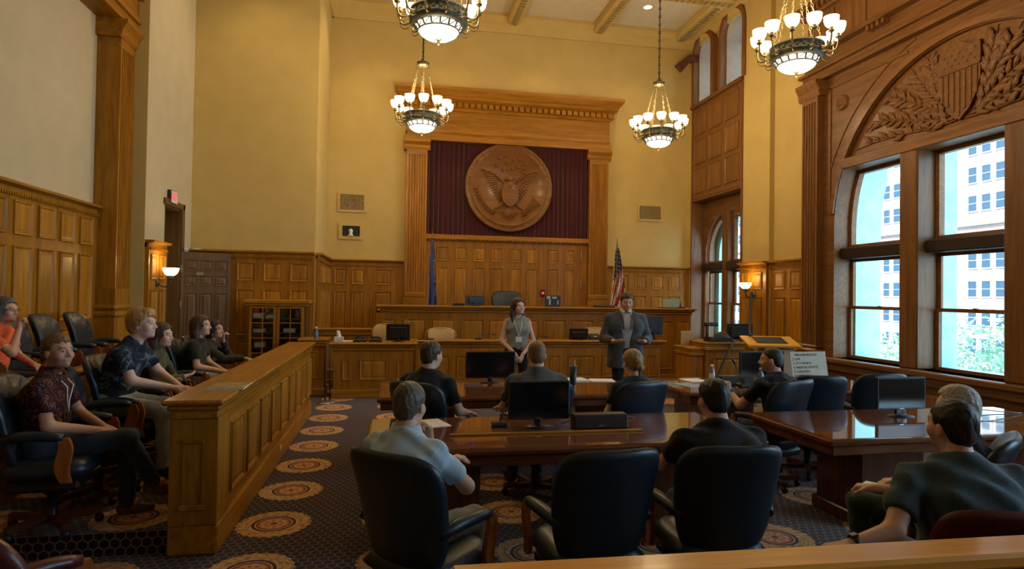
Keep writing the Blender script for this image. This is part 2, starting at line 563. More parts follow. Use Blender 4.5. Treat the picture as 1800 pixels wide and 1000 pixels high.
b.prism([(WB - a, 7.82 + z) for a, z in prof], -1.43, 7.2, 'x')
b.prism([(7.2 - a, 7.82 + z) for a, z in prof], -3.2, WB, 'y')
b.prism([(12.0 - a, 7.82 + z) for a, z in prof], -3.9, -1.43, 'x')
b.prism([(-1.43 + a, 7.82 + z) for a, z in prof], 12.0, WB, 'y')
b.prism([(-3.57 + a, 7.82 + z) for a, z in prof], 9.92, 12.0, 'y')
struct(b.build('trim_cornice', M['paint']), 'moulded plaster cornice under the ceiling')

# ------------------------------------------------------------------ panelling
PCACHE = {}
def panel(parent, u, z, w, h, y=0.0, mt='panel', d=.022, m=.03, name='panel', rz=0):
    key = (round(w, 3), round(h, 3), mt, d, m)
    if key not in PCACHE:
        PCACHE[key] = MB().frame_panel(w, h, d, m).mesh('panel', M[mt])
    return link(name, PCACHE[key], parent, (u, y, z), rz)
def capmould(b, L, z, out=.10, h=.12, u0=0.0):
    """cap along local x at y<0"""
    b.prism([(0, z - h), (-.02, z - h), (-.03, z - h * .6), (-out * .5, z - h * .45), (-out * .9, z - .035), (-out, z - .03), (-out, z), (0, z)], u0, u0 + L, 'x')
def wainscot(n, p0, p1, z1, cols, rows, label, base=True, th=.06, z0=0.0, cap=True):
    """cols: (u centre, width); rows: (z0, z1)"""
    L = math.hypot(p1[0] - p0[0], p1[1] - p0[1])
    rz = math.atan2(p1[1] - p0[1], p1[0] - p0[0])
    b = MB().box(0, -th, z0, L, 0, z1 - .05)
    if base: b.box(0, -th - .03, z0, L, -th, z0 + .2, .01)
    o = b.build('trim_%s' % n, M['wood'], None, (p0[0], p0[1], 0))
    o.rotation_euler = (0, 0, rz)
    struct(o, label)
    for (u, w) in cols:
        for (a, c) in rows:
            panel(o, u, a, w, c - a, -th)
    if cap:
        b = MB(); capmould(b, L, z1, th + .07, .11)
        b.build('cap', M['wood_x'], o)
        b = MB()
        for i in range(int(L / .045)):
            b.box(.01 + i * .045, -th - .03, z1 - .145, .034 + i * .045, -th, z1 - .112)
        q = b.build('dentil_course', M['wood_x'], o); q['kind'] = 'stuff'
    return o
CAP = 2.478
UR, LR = (1.93, 2.27), (.95, 1.78)
rows3 = [UR, LR, (.28, .85)]
wainscot('back_left', (-1.43, WB), (.22, WB), CAP, [(.29, .26), (.67, .27), (1.2, .38)], rows3, 'oak panelling on the back wall left of the bench')
wainscot('back_right', (4.98, WB), (7.1, WB), CAP, [(.43, .26), (.86, .28), (1.3, .28), (1.74, .28)], rows3, 'oak panelling on the back wall right of the bench')
wainscot('door_side', (-3.57, 12.0), (-1.43, 12.0), CAP, [(.96, .31), (1.42, .32), (1.88, .32)], rows3, 'oak panelling behind the glazed bookcase')
wainscot('return', (-1.43, 12.06), (-1.43, WB - .06), CAP, [(.25, .30), (.70, .30), (1.15, .30), (1.6, .30), (1.98, .2)], rows3, 'oak panelling on the short return wall')
wainscot('sconce_left', (-3.57, 9.92), (-3.57, 10.66), CAP, [(.19, .24), (.52, .24)], [(1.90, 2.27), (.95, 1.75), (.28, .85)], 'oak panelling behind the left wall lamp')
wainscot('sconce_right', (7.1, 11.78), (7.1, 10.85), CAP, [(.26, .28), (.66, .28)], rows3, 'oak panelling behind the right wall lamp')
wainscot('right_inset', (WR, 10.85), (WR, 9.75), CAP, [(.28, .34), (.78, .34)], rows3, 'oak panelling between wall lamp and wooden column')
wainscot('jury', (-4.05, -3.2), (-4.05, 9.45), 2.875, [(12.30 - .475 * i, .35) for i in range(10)], [(2.32, 2.69), (1.35, 2.2), (.7, 1.25)], 'oak panelling behind the back row of the jury box')
b = MB().box(-.04, -.03, 0, .0, .02, CAP, .004)
# door leaf folded back against the wall
leaf = struct(link('door_1', MB().box(0, -.045, .02, .78, 0, 2.40, .006).mesh('door', M['door']), None, (-3.55, 11.47, 0), math.radians(25.5)), 'dark panelled door folded open beside the bookcase')
for i in range(3):
    for (a, c) in ((2.08, 2.27), (1.82, 2.00), (.95, 1.70), (.25, .85)):
        panel(leaf, .15 + .24 * i, a, .19, c - a, -.045, 'door', .014, .022)
b = MB().box(-.02, -.06, 2.05, .015, -.04, 2.17, .004); b.build('hinge', M['brass'], leaf)
b = MB().box(-.02, -.06, 1.45, .015, -.04, 1.57, .004); b.build('hinge', M['brass'], leaf)
b = MB().box(.22, -.062, 2.0, .34, -.045, 2.06, .004); b.build('number_plate', M['brass'], leaf)
b = MB().box(.02, -.10, 2.42, .10, -.04, 2.46, .004).tube([(.06, -.08, 2.45), (.30, -.10, 2.455)], .01, 6); b.build('door_closer', M['chrome'], leaf)
# casing of the tall doorway
b = MB().box(-3.58, 11.42, 0, -3.52, 11.52, 3.2, .008).box(-3.58, 10.62, 3.1, -3.52, 11.52, 3.2, .008).box(-3.58, 10.64, 0, -3.52, 10.72, 2.5, .008)
b.box(-3.95, 11.40, 0, -3.57, 11.44, 3.1).box(-3.95, 10.70, 0, -3.57, 10.73, 3.1).box(-3.95, 10.72, 3.07, -3.57, 11.42, 3.1)
struct(b.build('trim_doorway', M['door']), 'brown casing of the tall doorway')
# ---------- fluted pilasters
def flute_shaft(b, w, z0, z1, d, n=7, front=0.0):
    """shaft on local XZ facing -Y: front at y=front-d, n rounded flutes"""
    m = w * .07; fw = (w - 2 * m) / n
    pts = [(-w / 2, front), (-w / 2, front - d)]
    for i in range(n):
        a = -w / 2 + m + fw * i
        pts += [(a + fw * .14, front - d), (a + fw * .22, front - d + fw * .28), (a + fw * .5, front - d + fw * .42), (a + fw * .78, front - d + fw * .28), (a + fw * .86, front - d)]
    pts += [(w / 2, front - d), (w / 2, front)]
    b.prism(pts, z0, z1, 'z')
def pilaster(name, loc, rz, w, d, z0, z1, label, n=7, capital=.22, zbase=None):
    o = struct(link(name, None, None, loc, rz), label)
    zb = z0 if zbase is None else zbase
    b = MB(); flute_shaft(b, w, zb + .22, z1 - capital - .1, d, n)
    b.build('shaft', M['wood'], o)
    b = MB().box(-w / 2, -d, z1 - capital - .1, w / 2, 0, z1 - capital)
    b.prism([(0, z1 - capital), (-d - .01, z1 - capital), (-d - .03, z1 - capital + .05), (-d - .03, z1 - capital * .55), (-d - .09, z1 - .05), (-d - .09, z1), (0, z1)], -w / 2 - .06, w / 2 + .06, 'x')
    for i in range(12):
        b.box(-w / 2 + .02 + (w - .04) / 12 * i + .006, -d - .012, z1 - capital - .06, -w / 2 + .02 + (w - .04) / 12 * (i + 1) - .006, -d, z1 - capital - .03)
    b.build('capital', M['wood_x'], o)
    b = MB().box(-w / 2 - .03, -d - .03, z0, w / 2 + .03, 0, zb + .10, .006).box(-w / 2 - .015, -d - .018, zb + .10, w / 2 + .015, 0, zb + .22, .02)
    b.build('base', M['wood_x'], o)
    return o
pilaster('trim_pilaster_bench_left', (.475, WB, 0), 0, .46, .18, 0, 5.18, 'fluted oak pilaster left of the eagle seal', zbase=1.56)
pilaster('trim_pilaster_bench_right', (4.73, WB, 0), 0, .46, .18, 0, 5.18, 'fluted oak pilaster right of the eagle seal', zbase=1.56)
pil = struct(link('trim_pilaster_jury', None, None, (-4.05, 9.66, 0), PI / 2), 'tall fluted oak pilaster at the end of the jury alcove')
b = MB(); flute_shaft(b, .48, 1.75, 5.10, .30, 7); b.build('shaft', M['wood'], pil)
b = MB().box(-.24, -.30, 5.10, .24, 0, 5.22)
b.prism([(0, 5.22), (-.31, 5.22), (-.34, 5.28), (-.34, 5.33), (-.40, 5.42), (-.40, 5.47), (0, 5.47)], -.30, .30, 'x')
b.build('capital', M['wood_x'], pil)
b = MB().box(-.27, -.32, 0, .27, 0, 1.45, .006).box(-.29, -.345, 1.36, .29, 0, 1.43, .02).box(-.28, -.34, 1.45, .28, 0, 1.53, .03).box(-.245, -.305, 1.53, .245, 0, 1.75)
b.build('pedestal', M['wood'], pil)
# beam over the jury alcove
b = MB().box(-4.05, -3.2, 5.47, -3.72, 9.92, 5.95).box(-4.05, -3.2, 5.60, -3.68, 9.92, 5.68, .01).box(-4.05, -3.2, 5.95, -3.64, 9.92, 6.03, .01)
struct(b.build('trim_jury_beam', M['wood_y']), 'oak beam running over the jury alcove')
b = MB().box(-4.05, -3.2, 6.03, -3.75, 9.92, 8.4)
struct(b.build('wall_left_upper', M['paint']), 'ochre wall above the oak jury beam')

# ---------- entablature over the seal, backing panels, curtain
ent = struct(link('trim_entablature', None, None, (0, 0, 0)), 'oak entablature with dentils crowning the bench wall')
b = MB().box(.20, 13.96, 5.18, 5.0, WB, 5.30, .006).box(.24, 13.99, 5.30, 4.96, WB, 5.86).box(.22, 13.97, 5.36, 4.98, WB, 5.40, .004)
b.build('frieze', M['wood_x'], ent)
def mitred(b, prof, x0, x1, yb):
    """moulding running along the front and both ends; prof = (out, z) rising"""
    n = len(prof)
    v, f = [], []
    for (o_, z) in prof:
        v += [(x0 - o_, yb, z), (x0 - o_, yb - .23 - o_, z), (x1 + o_, yb - .23 - o_, z), (x1 + o_, yb, z)]
    for i in range(n - 1):
        for k in range(3):
            f.append((4 * i + k, 4 * i + k + 1, 4 * i + 5 + k, 4 * i + 4 + k))
    f.append(tuple(4 * (n - 1) + k for k in range(4)))
    b.add(v, f)
b = MB(); mitred(b, [(0, 5.86), (.02, 5.88), (.02, 5.90), (.05, 5.93), (.05, 6.03), (.10, 6.06), (.16, 6.09), (.16, 6.14), (.20, 6.17), (.27, 6.27), (.28, 6.33), (.0, 6.33)], .24, 4.96, WB)
b.build('cornice', M['wood_x'], ent)
b = MB()
n = 34
for i in range(n):
    x = .20 + i * 4.80 / n
    b.box(x + .022, 13.86, 5.925, x + .122, 13.95, 6.03, .004)
for s, x in ((-1, .19), (1, 5.01)):
    for j in range(2):
        b.box(x - .06 if s < 0 else x, 13.98 + j * .1, 5.94, x if s < 0 else x + .06, 14.05 + j * .1, 6.025)
q = b.build('dentil_course', M['wood_x'], ent); q['kind'] = 'stuff'
bp = MB().box(.70, 14.13, 0, 4.51, WB, 3.05).build('trim_bench_panelling', M['wood'])
struct(bp, 'honey oak panelling between the fluted pilasters')
cols = [1.09, 1.51, 1.92, 2.34, 2.765, 3.17, 3.67, 4.07]
for x in cols:
    w = .27 if x < 3.5 else .235
    for (a, c) in ((2.50, 2.82), (1.45, 2.36), (.5, 1.35)):
        panel(bp, x, a, w, c - a, 14.13)
b = MB().box(3.43, 14.115, 0, 3.445, 14.13, 2.95).box(4.315, 14.115, 0, 4.335, 14.13, 2.95); b.build('door_joint', M['wood'], bp)
for z in (2.62, 1.95):
    MB().box(4.33, 14.09, z, 4.35, 14.13, z + .16, .004).build('hinge', M['chrome'], bp)
b = MB().box(.70, 14.05, 2.99, 4.51, WB, 3.09, .01)
for i in range(60):
    b.box(.71 + i * .0632, 14.035, 2.97, .745 + i * .0632, 14.13, 2.995)
b.build('shelf_moulding', M['wood_x'], bp)
def curt(u, v):
    x = .70 + 3.81 * u
    amp = .022 * (1 + .5 * math.sin(u * 40)) * (1 if (u < .28 or u > .72) else .35)
    return (x, 14.15 - amp * math.sin(u * 2 * PI * 34) - .004 * math.sin(u * 300), 3.09 + 2.12 * v)
M['curtain'] = noisy(mat('maroon_drape', (.060, .012, .016), .9, spec=.15, sheen=.3), 40, .2)
cu = MB().grid(curt, 340, 2).build('curtain', M['curtain'])
tag(cu, 'dark maroon pleated drape behind the round eagle seal', 'curtain')
# ------------------------------------------------------------------ carved seal
def dome(b, x, z, rx, rz_, rot=0.0, h=.03, y=0.0, n=10, taper=0.0):
    """half ellipsoid on the XZ plane bulging to -Y; taper narrows the far end"""
    v, f = [], []
    rings = [(1, 0), (.85, .6), (.5, .9)]
    c, s = math.cos(rot), math.sin(rot)
    for (k, d) in rings:
        for i in range(n):
            t = 2 * PI * i / n
            a, e = k * rx * math.cos(t), k * rz_ * math.sin(t)
            e *= 1 - taper * max(0, math.cos(t))
            v.append((x + a * c - e * s, y - h * d, z + a * s + e * c))
    v.append((x, y - h, z))
    for r in range(2):
        for i in range(n):
            j = (i + 1) % n
            f.append((r * n + i, r * n + j, r * n + n + j, r * n + n + i))
    for i in range(n):
        f.append((2 * n + i, 2 * n + (i + 1) % n, 3 * n))
    b.add(v, f, True)
def feather(b, p, q, w, h=.03, y=0.0):
    dx, dz = q[0] - p[0], q[1] - p[1]
    dome(b, (p[0] + q[0]) / 2, (p[1] + q[1]) / 2, math.hypot(dx, dz) / 2, w / 2, math.atan2(dz, dx), h, y, 8)
M['seal'] = wood('carved_seal_wood', (.15, .063, .016), (.235, .10, .026), 'x', rough=.4, coat=.12, scale=.6, var=.0)
seal = thing('carved_seal', 'large round carved wooden eagle seal on the maroon drape', 'seal', (2.58, 14.10, 4.215))
b = MB(); b.M = Matrix.Rotation(PI / 2, 4, 'X')
b.lathe([(0, -.02), (1.02, -.02), (1.02, .05), (1.0, .07), (.97, .07), (.96, .055), (.90, .055), (.885, .075), (.87, .075), (.855, .045), (0, .045)], 72)
disc = b.build('disc', M['seal'], seal)
FY = -.045
S = .00227
def L2(px, py): return ((px - 492) * S, (508 - py) * S)
b = MB()
for (px, py) in [(390, 218), (460, 197), (537, 225), (598, 225), (467, 262), (655, 265), (362, 293), (578, 297), (427, 333), (477, 330), (520, 318), (640, 310), (635, 350)]:
    x, z = L2(px, py)
    pts = [(x + (.036 if k % 2 == 0 else .015) * math.sin(k * PI / 5), z + (.036 if k % 2 == 0 else .015) * math.cos(k * PI / 5)) for k in range(10)]
    MB().prism(pts, FY, FY - .04, 'y').build('star', M['seal'], seal)
b = MB()
dome(b, *L2(492, 560), .20, .34, 0, .07, FY, 16)
dome(b, *L2(495, 480), .085, .15, 0, .08, FY)
b.build('body', M['seal'], seal)
b = MB()
dome(b, *L2(497, 424), .085, .075, 0, .10, FY, 14)
dome(b, *L2(456, 432), .05, .022, .25, .09, FY)
b.build('head', M['seal'], seal)
sh = [L2(*p) for p in [(415, 535), (440, 525), (492, 533), (550, 525), (580, 535), (585, 590), (570, 650), (535, 690), (495, 710), (455, 690), (422, 650), (408, 590)]]
MB().prism(sh, FY - .05, FY - .105, 'y').build('shield', M['seal'], seal)
for s in (-1, 1):
    w = MB()
    tips = bez(L2(195, 332), L2(250, 420), L2(285, 560), L2(385, 645), 13)
    roots = bez(L2(330, 360), L2(380, 410), L2(390, 480), L2(430, 560), 13)
    for i, (t_, r_) in enumerate(zip(tips, roots)):
        feather(w, (r_[0] * -s if s > 0 else r_[0], r_[1]), (t_[0] * -s if s > 0 else t_[0], t_[1]), .050, .035, FY)
    arm = bez(L2(205, 335), L2(320, 350), L2(360, 400), L2(440, 470), 9)
    for i in range(9):
        p, q = arm[i], arm[i + 1]
        k = -1 if s > 0 else 1
        feather(w, (p[0] * k * (1), p[1]), (q[0] * k, q[1]), .07, .06, FY)
    o = w.build('wing', M['seal'], seal)
    g = MB()
    k = -1 if s > 0 else 1
    feather(g, (L2(455, 655)[0] * k, L2(455, 655)[1]), (L2(330, 742)[0] * k, L2(330, 742)[1]), .07, .05, FY)
    for (ex, ey) in ((300, 790), (340, 800), (365, 770), (290, 745)):
        feather(g, (L2(335, 740)[0] * k, L2(335, 740)[1]), (L2(ex, ey)[0] * k, L2(ex, ey)[1]), .03, .045, FY)
    g.build('leg', M['seal'], seal)
b = MB()
for i in range(9):
    a = math.radians(-150 + 15 * i)
    p = L2(492, 715)
    feather(b, p, (p[0] + .27 * math.cos(a), p[1] + .27 * math.sin(a)), .05, .035, FY)
b.build('tail', M['seal'], seal)
b = MB()
st = bez(L2(345, 770), L2(270, 740), L2(200, 660), L2(165, 540), 10)
b.tube([(x, FY - .01, z) for x, z in st], .010, 5)
for i, (x, z) in enumerate(st[1:]):
    d = math.atan2(st[min(i + 2, 10)][1] - st[i][1], st[min(i + 2, 10)][0] - st[i][0])
    for s in (-1, 1):
        a = d + s * .75
        feather(b, (x, z), (x + .085 * math.cos(a), z + .085 * math.sin(a)), .030, .03, FY)
b.build('olive_branch', M['seal'], seal)
b = MB()
for i in range(6):
    p, q = L2(628 + 8 * i, 800 - 5 * i), L2(735 + 15 * i, 600 + 14 * i)
    b.tube([(p[0], FY - .01, p[1]), (q[0], FY - .012, q[1])], .007, 5)
    dome(b, q[0], q[1], .035, .018, math.atan2(q[1] - p[1], q[0] - p[0]), .025, FY, 8)
b.build('arrows', M['seal'], seal)
def arc_text(b, txt, r, a0, a1, size, inward, y):
    n = len(txt)
    for i, ch in enumerate(txt):
        if ch == ' ': continue
        a = a0 + (a1 - a0) * (i + .5) / n
        me = text_mesh(ch, size, .016)
        rot = a - PI / 2 if not inward else a + PI / 2
        Mx = Matrix.Translation((r * math.cos(a), y, r * math.sin(a))) @ Matrix.Rotation(-rot, 4, 'Y') @ Matrix.Rotation(PI / 2, 4, 'X')
        b.M = Mx
        b.add([tuple(v.co) for v in me.vertices], [tuple(p.vertices) for p in me.polygons], False)
        bpy.data.meshes.remove(me)
    b.M = Matrix.Identity(4)
b = MB(); arc_text(b, 'UNITED STATES DISTRICT COURT', .925, math.radians(178), math.radians(1), .115, False, -.058)
arc_text(b, 'WISCONSIN', .925, math.radians(270 - 23), math.radians(270 + 23), .105, True, -.058)
b.build('lettering', M['seal'], seal)['label'] = 'carved lettering UNITED STATES DISTRICT COURT and WISCONSIN'

# ------------------------------------------------------------------ arched window bay on the right
XA = 7.14
bay = struct(link('wall_arch_bay', None), 'carved oak wall around the big arched window')
opening = archpoly(AC, AR, .80, AZ, 40)
b = MB().prism([(4.0, .3), (9.4, .3), (9.4, 5.46), (4.0, 5.46)], XA, 7.26, 'x', holes=[opening])
b.build('arch_face', M['bay_y'], bay)
b = MB().prism(archpoly(AC, AR + .05, .75, AZ, 40), 7.26, 7.72, 'x', holes=[opening]); b.build('jamb_lining', M['bay_y'], bay)
ring_o = arc(AC, AZ, AR + .10, math.radians(6), math.radians(174), 48); ring_i = arc(AC, AZ, AR + .01, math.radians(174), math.radians(6), 48)
b = MB().prism(ring_o + ring_i, XA - .035, XA, 'x'); b.build('archivolt', M['bay_y'], bay)
ring_o = arc(AC, AZ, AR + .30, math.radians(18), math.radians(75), 30); ring_i = arc(AC, AZ, AR + .27, math.radians(75), math.radians(18), 30)
for sg in (1, -1):
    pts = [(AC + sg * (p[0] - AC), p[1]) for p in ring_o + ring_i]
    MB().prism(pts, XA - .015, XA, 'x').build('archivolt', M['bay_y'], bay)
# spandrels: corner mouldings and rosettes
for sg in (1, -1):
    b = MB()
    b.box(XA - .02, AC + sg * 2.38, 3.2, XA, AC + sg * 2.42, 5.30).box(XA - .02, AC + sg * .8, 5.27, XA, AC + sg * 2.42, 5.31)
    b.build('spandrel_moulding', M['bay_y'], bay)
    b = MB(); b.M = Matrix.Translation((XA, AC + sg * 2.12, 4.96)) @ Matrix.Rotation(-PI / 2, 4, 'Y')
    b.lathe([(.0, .05), (.035, .045), (.05, .02), (.07, .015), (.085, .05), (.115, .05), (.13, .0)], 24)
    b.build('rosette', M['carve'], bay)
# carved tympanum
zc = 4.02
xs = math.sqrt(AR**2 - (zc - AZ)**2)
a_s = math.atan2(zc - AZ, xs)
ty = tag(link('carved_tympanum', None, None, (7.20, AC, 0), -PI / 2), 'carved shield and leafy branches filling the top of the arch', 'carving')
b = MB().prism([(p[0] - AC, p[1]) for p in arc(AC, AZ, AR - .004, a_s, PI - a_s, 40)], 0, .05, 'y'); b.build('panel', M['carve'], ty)
shp = [(-.30, 4.98), (-.29, 5.04), (-.20, 5.02), (-.10, 5.07), (0, 5.13), (.10, 5.07), (.20, 5.02), (.29, 5.04), (.30, 4.98), (.30, 4.60), (.25, 4.40), (.14, 4.22), (0, 4.10), (-.14, 4.22), (-.25, 4.40), (-.30, 4.60)]
shield = MB().prism(shp, 0, -.055, 'y').build('shield', M['carve'], ty)
MB().box(-.30, -.070, 4.74, .30, -.05, 4.77, .004).build('chief_rail', M['carve'], shield)
for i in range(7):
    x = -.25 + i * .083
    zb = 4.10 + abs(x) * .92 + .05
    MB().box(x - .02, -.068, zb, x + .02, -.05, 4.735, .006).build('stripe', M['carve'], shield)
for j in range(3):
    for i in range(5 - j % 2):
        x = -.22 + i * .11 + (j % 2) * .055; z = 4.83 + j * .07
        pts = [(x + (.018 if k % 2 == 0 else .008) * math.sin(k * PI / 5), z + (.018 if k % 2 == 0 else .008) * math.cos(k * PI / 5)) for k in range(10)]
        MB().prism(pts, -.05, -.063, 'y').build('star', M['carve'], shield)
def leaf_mesh(n, w, h, curl):
    b = MB()
    v, f = [], []
    ks = 5
    for i in range(ks + 1):
        t = i / ks
        ww = w * math.sin(PI * min(1, t * .92 + .06)) * (1 + .18 * (-1) ** i)
        y = -h * math.sin(PI * t * .8 + .3) - .004
        bend = curl * t * t
        v += [(t, y * .35, bend - ww), (t, y, bend), (t, y * .35, bend + ww), ]
    for i in range(ks):
        for k in range(2):
            f.append((3 * i + k, 3 * i + k + 1, 3 * i + 4 + k, 3 * i + 3 + k))
    o = len(v)
    v += [(0, .0, 0), (1, .0, curl)]
    b.add(v, f, True)
    return b.mesh('leaf', M['carve'])
leaves = [leaf_mesh(0, .17, .30, .10), leaf_mesh(1, .14, .34, -.10), leaf_mesh(2, .20, .28, .18)]
stems = [((.06, 4.12), (.6, 4.08), (1.2, 4.22), (1.86, 4.13)), ((.12, 4.14), (.5, 4.2), (1.1, 4.42), (1.55, 4.50)), ((.18, 4.2), (.5, 4.4), (.9, 4.65), (1.22, 4.80)),
         ((.30, 4.35), (.48, 4.6), (.66, 4.85), (.80, 5.05)), ((.34, 4.55), (.42, 4.75), (.46, 4.95), (.50, 5.14))]
for sg in (-1, 1):
    for si, st in enumerate(stems):
        pts = bez(*st, 12)
        b = MB().tube([(sg * x, -.012, z) for x, z in pts], [.016 - .0009 * i for i in range(13)], 6); b.build('stem', M['carve'], ty)
        for i in range(1, 13):
            x, z = pts[i]
            d = math.atan2(pts[min(i + 1, 12)][1] - pts[i - 1][1], pts[min(i + 1, 12)][0] - pts[i - 1][0])
            for s in (-1, 1) if i < 12 else (0,):
                a = d + s * random.uniform(.45, .8)
                ln = random.uniform(.17, .25)
                ex, ez = x + ln * math.cos(a), z + ln * math.sin(a)
                if ez < 4.05 or ex * ex + (ez - AZ) ** 2 > (AR - .03) ** 2 or (abs(ex) < .27 and ez > 4.25): continue
                aw = a if sg > 0 else PI - a
                o = link('leaf', leaves[(i + s) % 3], ty, (sg * x, -.01 - random.uniform(0, .012), z))
                o.scale = (ln, ln * .75, ln * (1 if sg > 0 else -1))
                o.rotation_euler = (0, -aw, 0)
# chord bar, mullions, transom, sill
b = MB().box(7.10, AC - xs - .06, 3.86, 7.5, AC + xs + .06, 4.03, .012); b.build('lintel_bar', M['bay_y'], bay)
MUL = [(7.42, 7.74), (5.86, 6.18)]
for (y0, y1) in MUL:
    b = MB().box(7.12, y0, .8, 7.50, y1, 3.88, .02); b.build('mullion', M['bay'], bay)
b = MB().box(7.0, 4.2, .72, 7.55, 9.38, .80, .015).box(7.06, 4.2, .60, 7.2, 9.38, .72, .01); b.build('window_sill', M['bay_y'], bay)
for (y0, y1) in ((4.3, 5.3), (5.5, 6.7), (6.9, 8.1), (8.3, 9.2)):
    o = panel(bay, 7.14, .12, (y1 - y0), .40, (y0 + y1) / 2, 'bay_panel', rz=-PI / 2)
M['dark_wood'] = wood('dark_transom_wood', (.020, .014, .013), (.042, .027, .022), 'y', rough=.35)
MB().prism(archpoly(AC, AR + .002, .78, AZ, 40), 7.53, 8.0, 'x', holes=[archpoly(AC, AR - .03, .80, AZ, 40)]).build('stone_reveal', M['stone'], bay)
for (y0, y1) in MUL:
    MB().box(7.53, y0, .8, 7.78, y1, 3.9).build('stone_mullion', M['stone'], bay)
def clip_arch(y, z):
    return (y - AC) ** 2 + (z - AZ) ** 2
win_n = 0
def sash_window(n, y0, y1, z0, zt, z1, arch, label, X0=7.42, ctr=(AC, AZ, AR), meet=None):
    """y0<y1 opening; lower double-hung z0..zt, upper fixed zt..z1; arch: None, 'far' or 'near' side cut by the arch"""
    w = struct(link('window_%d' % n, None), label)
    fw = .06
    def edge(z, off):
        c, zs, r = ctr
        if z <= zs: return r - off
        return math.sqrt(max(.0, (r - off) ** 2 - (z - zs) ** 2))
    # upper light
    def poly(off, zb, zt_):
        pts = []
        ya, yb = y0 + off, y1 - off
        if arch is None:
            return [(ya, zb), (yb, zb), (yb, zt_), (ya, zt_)]
        N = 10
        if arch == 'far':
            pts = [(ya, zb)]
            for i in range(N + 1):
                z = zb + (zt_ - zb) * i / N
                pts.append((min(yb, ctr[0] + edge(z, off)), z))
            pts.append((ya, zt_))
        else:
            pts = [(yb, zt_), (yb, zb)]
            pts = pts[::-1]
            for i in range(N + 1):
                z = zt_ + (zb - zt_) * i / N
                pts.append((max(ya, ctr[0] - edge(z, off)), z))
            pts = pts
        return pts
    b = MB().prism(poly(.0, zt + .10, z1), X0, X0 + .09, 'x', holes=[poly(fw, zt + .10 + fw, z1 - fw)])
    b.build('upper_frame', M['bay_y'], w)
    b = MB().prism(poly(fw - .01, zt + .10 + fw - .01, z1 - fw + .01), X0 + .04, X0 + .048, 'x'); b.build('pane', M['glass'], w)
    b = MB().box(X0 - .17, y0 - .03, zt - .08, X0 + .09, y1 + .03, zt + .10, .02); b.build('transom', M['dark_wood'], w)
    zm = meet or (z0 + zt) / 2
    zt2 = zt - .08
    for k, (a, c, xo) in enumerate(((z0, zm + .02, .0), (zm - .02, zt2, .035))):
        s = MB().prism([(y0, a), (y1, a), (y1, c), (y0, c)], X0 + xo, X0 + xo + .035, 'x', holes=[[(y0 + fw, a + .045), (y1 - fw, a + .045), (y1 - fw, c - .045), (y0 + fw, c - .045)]]).build('sash', M['bay_y'], w)
        MB().box(X0 + xo + .014, y0 + fw - .01, a + .035, X0 + xo + .020, y1 - fw + .01, c - .035).build('pane', M['glass'], s)
    MB().box(X0 - .02, (y0 + y1) / 2 - .03, zm + .02, X0 + .01, (y0 + y1) / 2 + .03, zm + .035).build('sash_lock', M['brass'], w)
    return w
sash_window(1, 7.74, 9.10, .80, 2.50, 3.86, 'far', 'arched-corner side window beside the wooden column', meet=1.63)
sash_window(2, 6.18, 7.42, .80, 2.50, 3.86, None, 'tall centre window under the carved shield', meet=1.63)
sash_window(3, 4.50, 5.86, .80, 2.50, 3.86, 'near', 'arched-corner side window nearest the gallery', meet=1.63)
# entablature along the window wall
en = struct(link('trim_window_entablature', None), 'oak entablature with bracket clusters above the arched window')
b = MB().box(7.02, 3.6, 5.46, 7.26, 9.86, 5.52, .006).box(7.06, 3.64, 5.52, 7.26, 9.82, 5.62).box(7.0, 3.58, 5.62, 7.26, 9.88, 5.67, .006).box(7.08, 3.66, 5.67, 7.26, 9.80, 5.90).box(6.93, 3.5, 5.90, 7.26, 9.95, 5.97, .012)
b.build('architrave', M['bay_y'], en)
for yc in (9.5, 8.05, 6.8, 5.5):
    for k in range(4):
        MB().box(6.96, yc - .18 + k * .1, 5.82, 7.09, yc - .13 + k * .1, 5.90, .006).build('bracket', M['bay_y'], en)
b = MB().box(7.08, 3.6, 5.97, 7.26, 9.72, 6.62); b.build('attic_board', M['bay'], en)
for yc in (9.05, 8.35, 7.65, 6.95, 6.25, 5.55, 4.85):
    MB().box(7.065, yc - .012, 5.99, 7.08, yc + .012, 6.58).build('board_joint', M['bay'], en)
b = MB().box(6.98, 3.5, 6.62, 7.26, 9.80, 6.70, .01).box(6.90, 3.42, 6.76, 7.26, 9.88, 6.84, .012).box(7.0, 3.5, 6.70, 7.26, 9.8, 6.76); b.build('upper_cornice', M['bay_y'], en)
for k in range(48):
    if k % 1 == 0:
        MB().box(6.92, 9.62 - k * .125, 6.66, 7.0, 9.68 - k * .125, 6.75).build('dentil', M['bay_y'], en)
# wood column beside the arch and its twin nearer the gallery
for nm, yc, lab in (('far', 9.56, 'oak column between arched window and lamp panelling'), ('near', 3.86, 'oak column at the gallery end of the arched window')):
    c = struct(link('trim_column_%s' % nm, None, None, (7.26, yc, 0), -PI / 2), lab)
    b = MB(); flute_shaft(b, .40, .98, 5.12, .25, 5); b.build('shaft', M['bay'], c)
    b = MB().box(-.20, -.25, 5.12, .20, 0, 5.20)
    b.prism([(0, 5.20), (-.26, 5.20), (-.28, 5.25), (-.28, 5.32), (-.34, 5.42), (-.34, 5.47), (0, 5.47)], -.27, .27, 'x'); b.build('capital', M['bay_y'], c)
    b = MB().box(-.23, -.29, 0, .23, 0, .84, .006).box(-.24, -.30, .84, .24, 0, .92, .03).box(-.22, -.27, .92, .22, 0, .98, .02); b.build('base', M['bay_y'], c)

